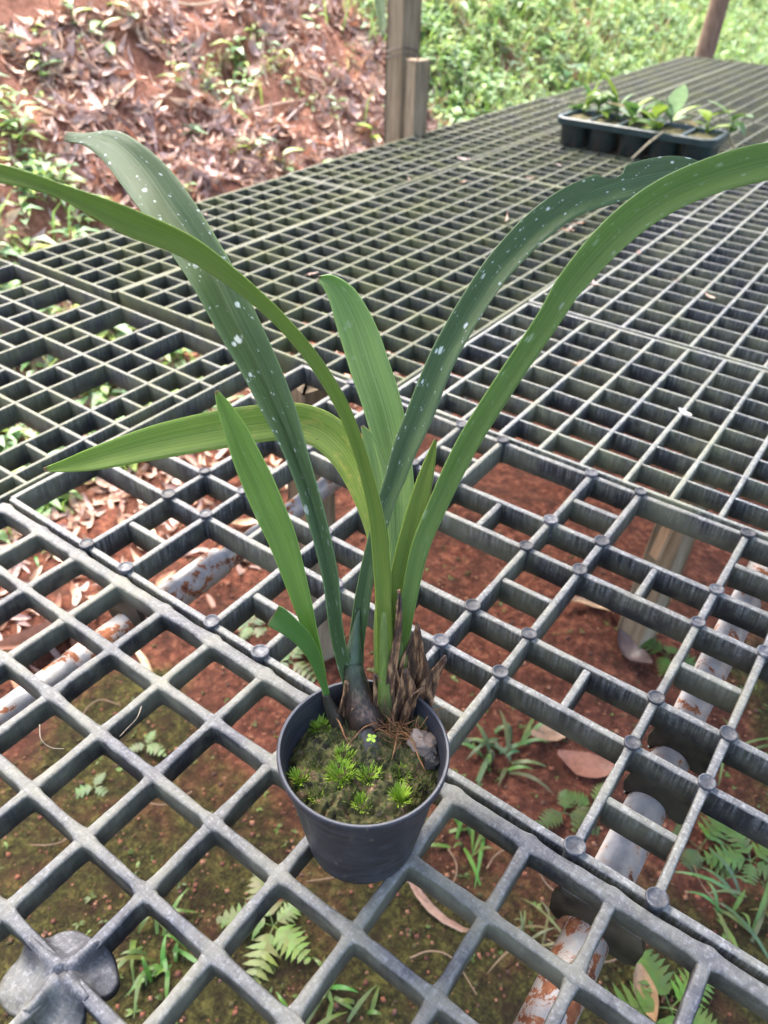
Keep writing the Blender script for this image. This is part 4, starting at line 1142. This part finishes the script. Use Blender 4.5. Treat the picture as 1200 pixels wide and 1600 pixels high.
for k in range(14000):                                  # grass among the weeds
    v = rw.uniform(-150, -40); s = rw.uniform(0, 26); u = -12.5 - s
    if k % 5 == 0: v = rw.uniform(-60, -2)
    if rw.random() > weed_dens(u, v): continue
    h = ground_h(u, v); a = rw.random() * 6.283; L = rw.uniform(1.0, 3.2); w = rw.uniform(0.05, 0.12); o_ = rw.uniform(0.15, 0.7)
    b = np.array([u, v, h]); d = np.array([math.cos(a) * o_, math.sin(a) * o_, 1]); sd_ = np.array([-math.sin(a), math.cos(a), 0]) * w / 2
    m1 = b + d * L * 0.5; tp = b + d * L * 0.85 + np.array([math.cos(a), math.sin(a), -0.3]) * L * 0.25
    c = rw.choice([(0.22, 0.36, 0.07), (0.28, 0.42, 0.10), (0.16, 0.28, 0.07), (0.38, 0.36, 0.18)])
    mb.add([b - sd_, b + sd_, m1 + sd_, m1 - sd_, tp], [(0, 1, 2, 3), (3, 2, 4)], col=c)
tag(mb.build('grass', M['weed']), 'thin green grass growing among the weeds on the bank', 'grass', None, 'stuff')

# single plants one can pick out on the bank
def bank_plant(px, py, leaves, label, name='young_plant', cols=GREENS, sc=1.0):
    b = bank_hit(px, py); rnd = random.Random(int(px)); th = thing(name, b, label, 'plant')
    st = MB(); tp = b + np.array([0.1, 0.1, 1.2 * sc]); t_ = tube([b - (0, 0, 0.2), tp], [0.05, 0.03], 6); st.add(t_.v, t_.f, col=(0.12, 0.18, 0.06)); st.build('stem', M['weed'], th)
    for k in range(leaves):
        m_ = MB(); a = k * 2.3 + 0.4; broadleaf(b + (tp - b) * (k + 1) / leaves, a, rnd.uniform(0.0, 0.7), rnd.uniform(0.9, 1.5) * sc, rnd.uniform(0.4, 0.6) * sc, 0.3, m_, rnd.choice(cols)); m_.build('leaf', M['weed'], th)
bank_plant(118, 48, 5, 'young leafy plant with a yellowish leaf at the top left')
bank_plant(165, 75, 4, 'small green plant on the upper left of the bank')
bank_plant(205, 38, 3, 'small blue-green plant high on the left of the bank')
bank_plant(278, 140, 4, 'small yellow-green plant in the middle of the bank', cols=[(0.3, 0.36, 0.1), (0.22, 0.3, 0.1)])
bank_plant(580, 228, 2, 'single bright green leaf sprout left of the tall post', cols=[(0.25, 0.45, 0.03)], sc=0.9)
bank_plant(445, 275, 3, 'small sprout at the bench edge left of the post')
bank_plant(880, 150, 6, 'broad-leaved dark weed behind the left end of the tray', cols=[(0.08, 0.17, 0.09), (0.13, 0.24, 0.13)], sc=1.9)
bank_plant(70, 130, 5, 'leafy weed in the upper left corner patch')
# hanging strap leaf beside the post top
h0 = [(588, -60, 10, 30), (592, -10, 17, 30), (597, 30, 13, 30), (599, 60, 3, 30)]
hp = thing('hanging_leaf', at(590, -60, 30), 'blue-green strap leaf hanging down left of the tall post', 'leaf')
strap(rows_from(h0, 0.2), M['leaf_dark'], 'leaf_blade', parent=hp, sub=4, dt=0)

# ------------------------------------------------------------------ unseen roof assumed from the posts, added to shade the bench
def roof():
    mb = MB(); V = []; F = []; us = np.arange(-13.5, 26, 0.5); n = len(us)
    for v in (14, -125):
        for i, u in enumerate(us): V.append((u, v, 38 + 0.012 * (u + 13) + 0.22 * (i % 2)))
    for i in range(n - 1): F.append((i, i + 1, n + i + 1, n + i))
    mb.add(V, F); o = mb.build('shade_roof', M['roof'], None, False, base=(10, -50, 38))
    md = o.modifiers.new('thickness', 'SOLIDIFY'); md.thickness = 0.002
    tag(o, 'unseen corrugated roof above the bench, added for its shade', 'roof')
roof()

# ------------------------------------------------------------------ ferns and grass under the bench
def frond(mb, base, az, L, rnd, col, el=0.5, pairs=7, wide=0.36):
    d = np.array([math.cos(az), math.sin(az), 0]); s = np.array([-math.sin(az), math.cos(az), 0])
    def pt(x): return np.array(base) + d * L * x * math.cos(el * 0.6) + np.array([0, 0, 1]) * (L * (math.sin(el) * x - 0.55 * x * x))
    prev = pt(0)
    for k in range(pairs * 2):
        a, b = pt(k / (pairs * 2)), pt((k + 1) / (pairs * 2)); mb.add([a - s * 0.012, a + s * 0.012, b + s * 0.012, b - s * 0.012], [(0, 1, 2, 3)], col=col)
    for k in range(pairs):
        x = 0.22 + 0.76 * k / (pairs - 1); p = pt(x); w = wide * L * (1 - ((x - 0.35) / 0.72) ** 2 if x > 0.35 else 0.7 + 0.3 * (x / 0.35))
        w = max(0.05 * L, w); bw = 0.76 / (pairs - 1) * L * 0.62
        for sg in (-1, 1):
            dd = s * sg + d * 0.35; dd /= np.linalg.norm(dd); al = d
            n = 5; V = []; F = []
            for i in range(n + 1):
                f = i / n; ww = bw * (1 - f ** 1.6) * (1.0 if i % 2 else 0.78) + 0.004
                c_ = p + dd * w * f + np.array([0, 0, -0.12 * w * f * f + 0.02 * w * rnd.uniform(-1, 1)])
                V += [c_ - al * ww, c_ + al * ww * 0.9]
            for i in range(n): F.append((i * 2, i * 2 + 1, i * 2 + 3, i * 2 + 2))
            mb.add(V, F, col=tuple(q * rnd.uniform(0.85, 1.15) for q in col))

def ground_pt(px, py):
    p = on(px, py, GH)
    for _ in range(3): p = on(px, py, ground_h(p[0], p[1]))
    return p
def fern(px, py, n, L, label, col, az0=0.0, spread=6.283, pairs=7, wide=0.34, h=0.15):
    b = ground_pt(px, py); rnd = random.Random(int(px + py)); th = thing('fern', b, label, 'fern', 'ferns under the bench')
    for k in range(n):
        mb = MB(); L_ = L * 0.74; frond(mb, b + (0, 0, h), az0 + spread * k / max(1, n if spread > 6 else n - 1) + rnd.uniform(-.2, .2), L_ * rnd.uniform(0.6, 1.2), rnd, tuple(x * 0.72 * rnd.uniform(0.8, 1.15) for x in col), rnd.uniform(0.15, 0.75), pairs, wide)
        mb.build('frond', M['weed'], th)
FG, FL = (0.105, 0.18, 0.055), (0.19, 0.30, 0.07)
fern(428, 1452, 5, 1.7, 'light green fern below the front grating left of the pot', FL)
fern(925, 1265, 4, 1.6, 'grey-green fern under the right pipe', FG)
fern(880, 1275, 3, 1.3, 'small grey-green fern beside the broad reddish leaf', FG)
fern(1090, 1330, 4, 2.3, 'broad-fronded fern right of the right pipe', FG, az0=0.2, wide=0.3, pairs=9)
fern(1045, 1580, 5, 2.0, 'lush fern at the bottom right corner', (0.14, 0.25, 0.06), pairs=8)
fern(1170, 1350, 5, 1.5, 'leafy fern at the right edge', (0.12, 0.22, 0.07))
fern(1040, 1030, 4, 1.6, 'fern beside the foot of the support post', FG)
fern(395, 985, 5, 1.4, 'pale fern under the bench just left of the short broad leaf', (0.16, 0.25, 0.11), pairs=6, wide=0.3)
fern(455, 1040, 4, 1.4, 'pale fern showing just behind the pot rim', (0.16, 0.25, 0.11), pairs=6)
fern(230, 1170, 3, 1.0, 'small fern under the middle of the front grating', FG, pairs=5)
fern(150, 1235, 3, 0.9, 'small rounded fern at the left under the front grating', FG, pairs=5)
fern(1120, 1180, 4, 1.2, 'fern between the right pipe and the right edge', FG)
def grassclump(px, py, n, L, label, col, w=0.09):
    b = ground_pt(px, py); rnd = random.Random(int(px * 3)); th = thing('grass_clump', b, label, 'grass', 'grass clumps under the bench')
    for k in range(int(n * 1.6)):
        a = rnd.random() * 6.283; o_ = rnd.uniform(0.2, 1.5); Lk = L * rnd.uniform(0.5, 1.3); d = np.array([math.cos(a) * o_, math.sin(a) * o_, 1.0]); d /= np.linalg.norm(d); s = np.array([-math.sin(a), math.cos(a), 0])
        bb = b + np.array([rnd.uniform(-.6, .6), rnd.uniform(-.6, .6), 0]); m_ = MB(); V = []
        for i in range(6):
            x = i / 5; c_ = bb + d * Lk * x + np.array([0, 0, -0.6 * Lk * x * x]); ww = 0.6 * w * (1 - x ** 2) * (0.5 + min(1, x * 3) * 0.5) + 0.004
            V += [c_ - s * ww, c_ + s * ww]
        m_.add(V, [(2 * i, 2 * i + 1, 2 * i + 3, 2 * i + 2) for i in range(5)], col=tuple(q * rnd.uniform(0.55, 1.0) for q in col)); m_.build('blade', M['weed'], th)
grassclump(245, 1478, 16, 1.5, 'grass clump under the lower left of the front grating', (0.13, 0.24, 0.05))
grassclump(780, 1175, 15, 1.9, 'broad-bladed grass clump right of the pot', (0.13, 0.22, 0.09), 0.12)
grassclump(730, 1300, 12, 1.6, 'grass clump beside the lower right of the pot', (0.14, 0.25, 0.06))
grassclump(1150, 1430, 12, 2.0, 'grass clump near the right edge below the pipe', (0.15, 0.25, 0.08))
grassclump(520, 1590, 10, 1.0, 'small grass clump at the bottom middle', (0.13, 0.24, 0.05))
grassclump(850, 1480, 14, 1.3, 'thin tan-green grass clump left of the rusty pipe end', (0.24, 0.24, 0.10), 0.05)
grassclump(1165, 1180, 12, 1.5, 'grass clump at the right edge under the pegs', (0.15, 0.24, 0.08), 0.06)
grassclump(60, 870, 9, 1.0, 'small grass tuft at the left edge under the gratings', (0.12, 0.22, 0.06))
mb = MB(); rq = random.Random(9)                       # tiny seedlings and moss shoots on the soil
for k in range(900):
    u = rq.uniform(-4, 14); v = rq.uniform(-14, 5)
    if noise.noise((u * 0.5, v * 0.5, 13)) < 0.05: continue
    h = ground_h(u, v); L = rq.uniform(0.06, 0.2); c = rq.choice([(0.10, 0.16, 0.03), (0.14, 0.22, 0.05), (0.08, 0.12, 0.03)])
    for q in range(rq.randint(2, 4)):
        a = rq.random() * 6.283; wleaf(mb, (u, v, h + 0.03), (math.cos(a), math.sin(a), rq.uniform(0.2, 1.2)), L, L * 0.4, c)
tag(mb.build('ground_sprouts', M['weed']), 'tiny green sprouts and moss shoots on the soil under the bench', 'sprouts', None, 'stuff')
# straws and roots on the soil under the bench
for k, (px, py) in enumerate([(110, 1310), (520, 1420), (760, 1360), (640, 1500), (1110, 1275), (700, 1330), (130, 1120), (870, 1400), (1130, 1420), (980, 1480), (560, 1330), (300, 1240)]):
    b = ground_pt(px, py); a = rl.random() * 6.28; L = rl.uniform(0.8, 2.2)
    P = [(b[0] + x * L * math.cos(a + x), b[1] + x * L * math.sin(a + x), ground_h(b[0] + x * L * math.cos(a + x), b[1] + x * L * math.sin(a + x)) + 0.10 + 0.12 * math.sin(3.1 * x)) for x in (0, .3, .6, 1)]
    twig(P, 0.022, (0.20, 0.13, 0.08), 'thin tan rootlet lying on the mossy soil under the bench', 'rootlets under the bench', 'rootlet')
mb = MB()
for k in range(8000):                                  # crumbs of soil and grit
    u = rl.uniform(-9, 14); v = rl.uniform(-17, 5); r = rl.choice([0.02, 0.025, 0.03, 0.04, 0.05, 0.075]) * rl.uniform(0.7, 1.3); h = ground_h(u, v)
    V = [(u + r * x * rl.uniform(.7, 1.2), v + r * y * rl.uniform(.7, 1.2), h + 0.02 + r * z * 0.8) for x, y, z in ((1, 0, 0), (0, 1, 0), (-1, 0, 0), (0, -1, 0), (0, 0, 1), (0, 0, -1))]
    mb.add(V, [(0, 1, 4), (1, 2, 4), (2, 3, 4), (3, 0, 4), (1, 0, 5), (2, 1, 5), (3, 2, 5), (0, 3, 5)], col=rl.choice([(0.20, 0.075, 0.042), (0.13, 0.05, 0.032), (0.27, 0.13, 0.075), (0.09, 0.045, 0.03), (0.07, 0.06, 0.02)]))
tag(mb.build('soil_crumbs', M['crumb']), 'crumbs of red soil and grit under the bench', 'soil', None, 'stuff')
mb = MB()
for k in range(1500):                                  # dead bits under the left of the bench
    u = rl.uniform(-14, -5); v = rl.uniform(-30, 4); L = rl.uniform(0.4, 1.2); V, F = dead_leaf(rl, L, L * rl.uniform(0.2, 0.4), rl.uniform(-0.2, 0.8), rl.uniform(0, 1.0))
    if rl.random() < sstep(u, -11, -4): continue
    mb.add(place(V, u, v, rl, 0.06, 0.4), F, col=rl.choice(BROWNS))
tag(mb.build('leaf_litter', M['litter']), 'scattered dead leaves on the soil under the left of the bench', 'leaf litter', None, 'stuff')
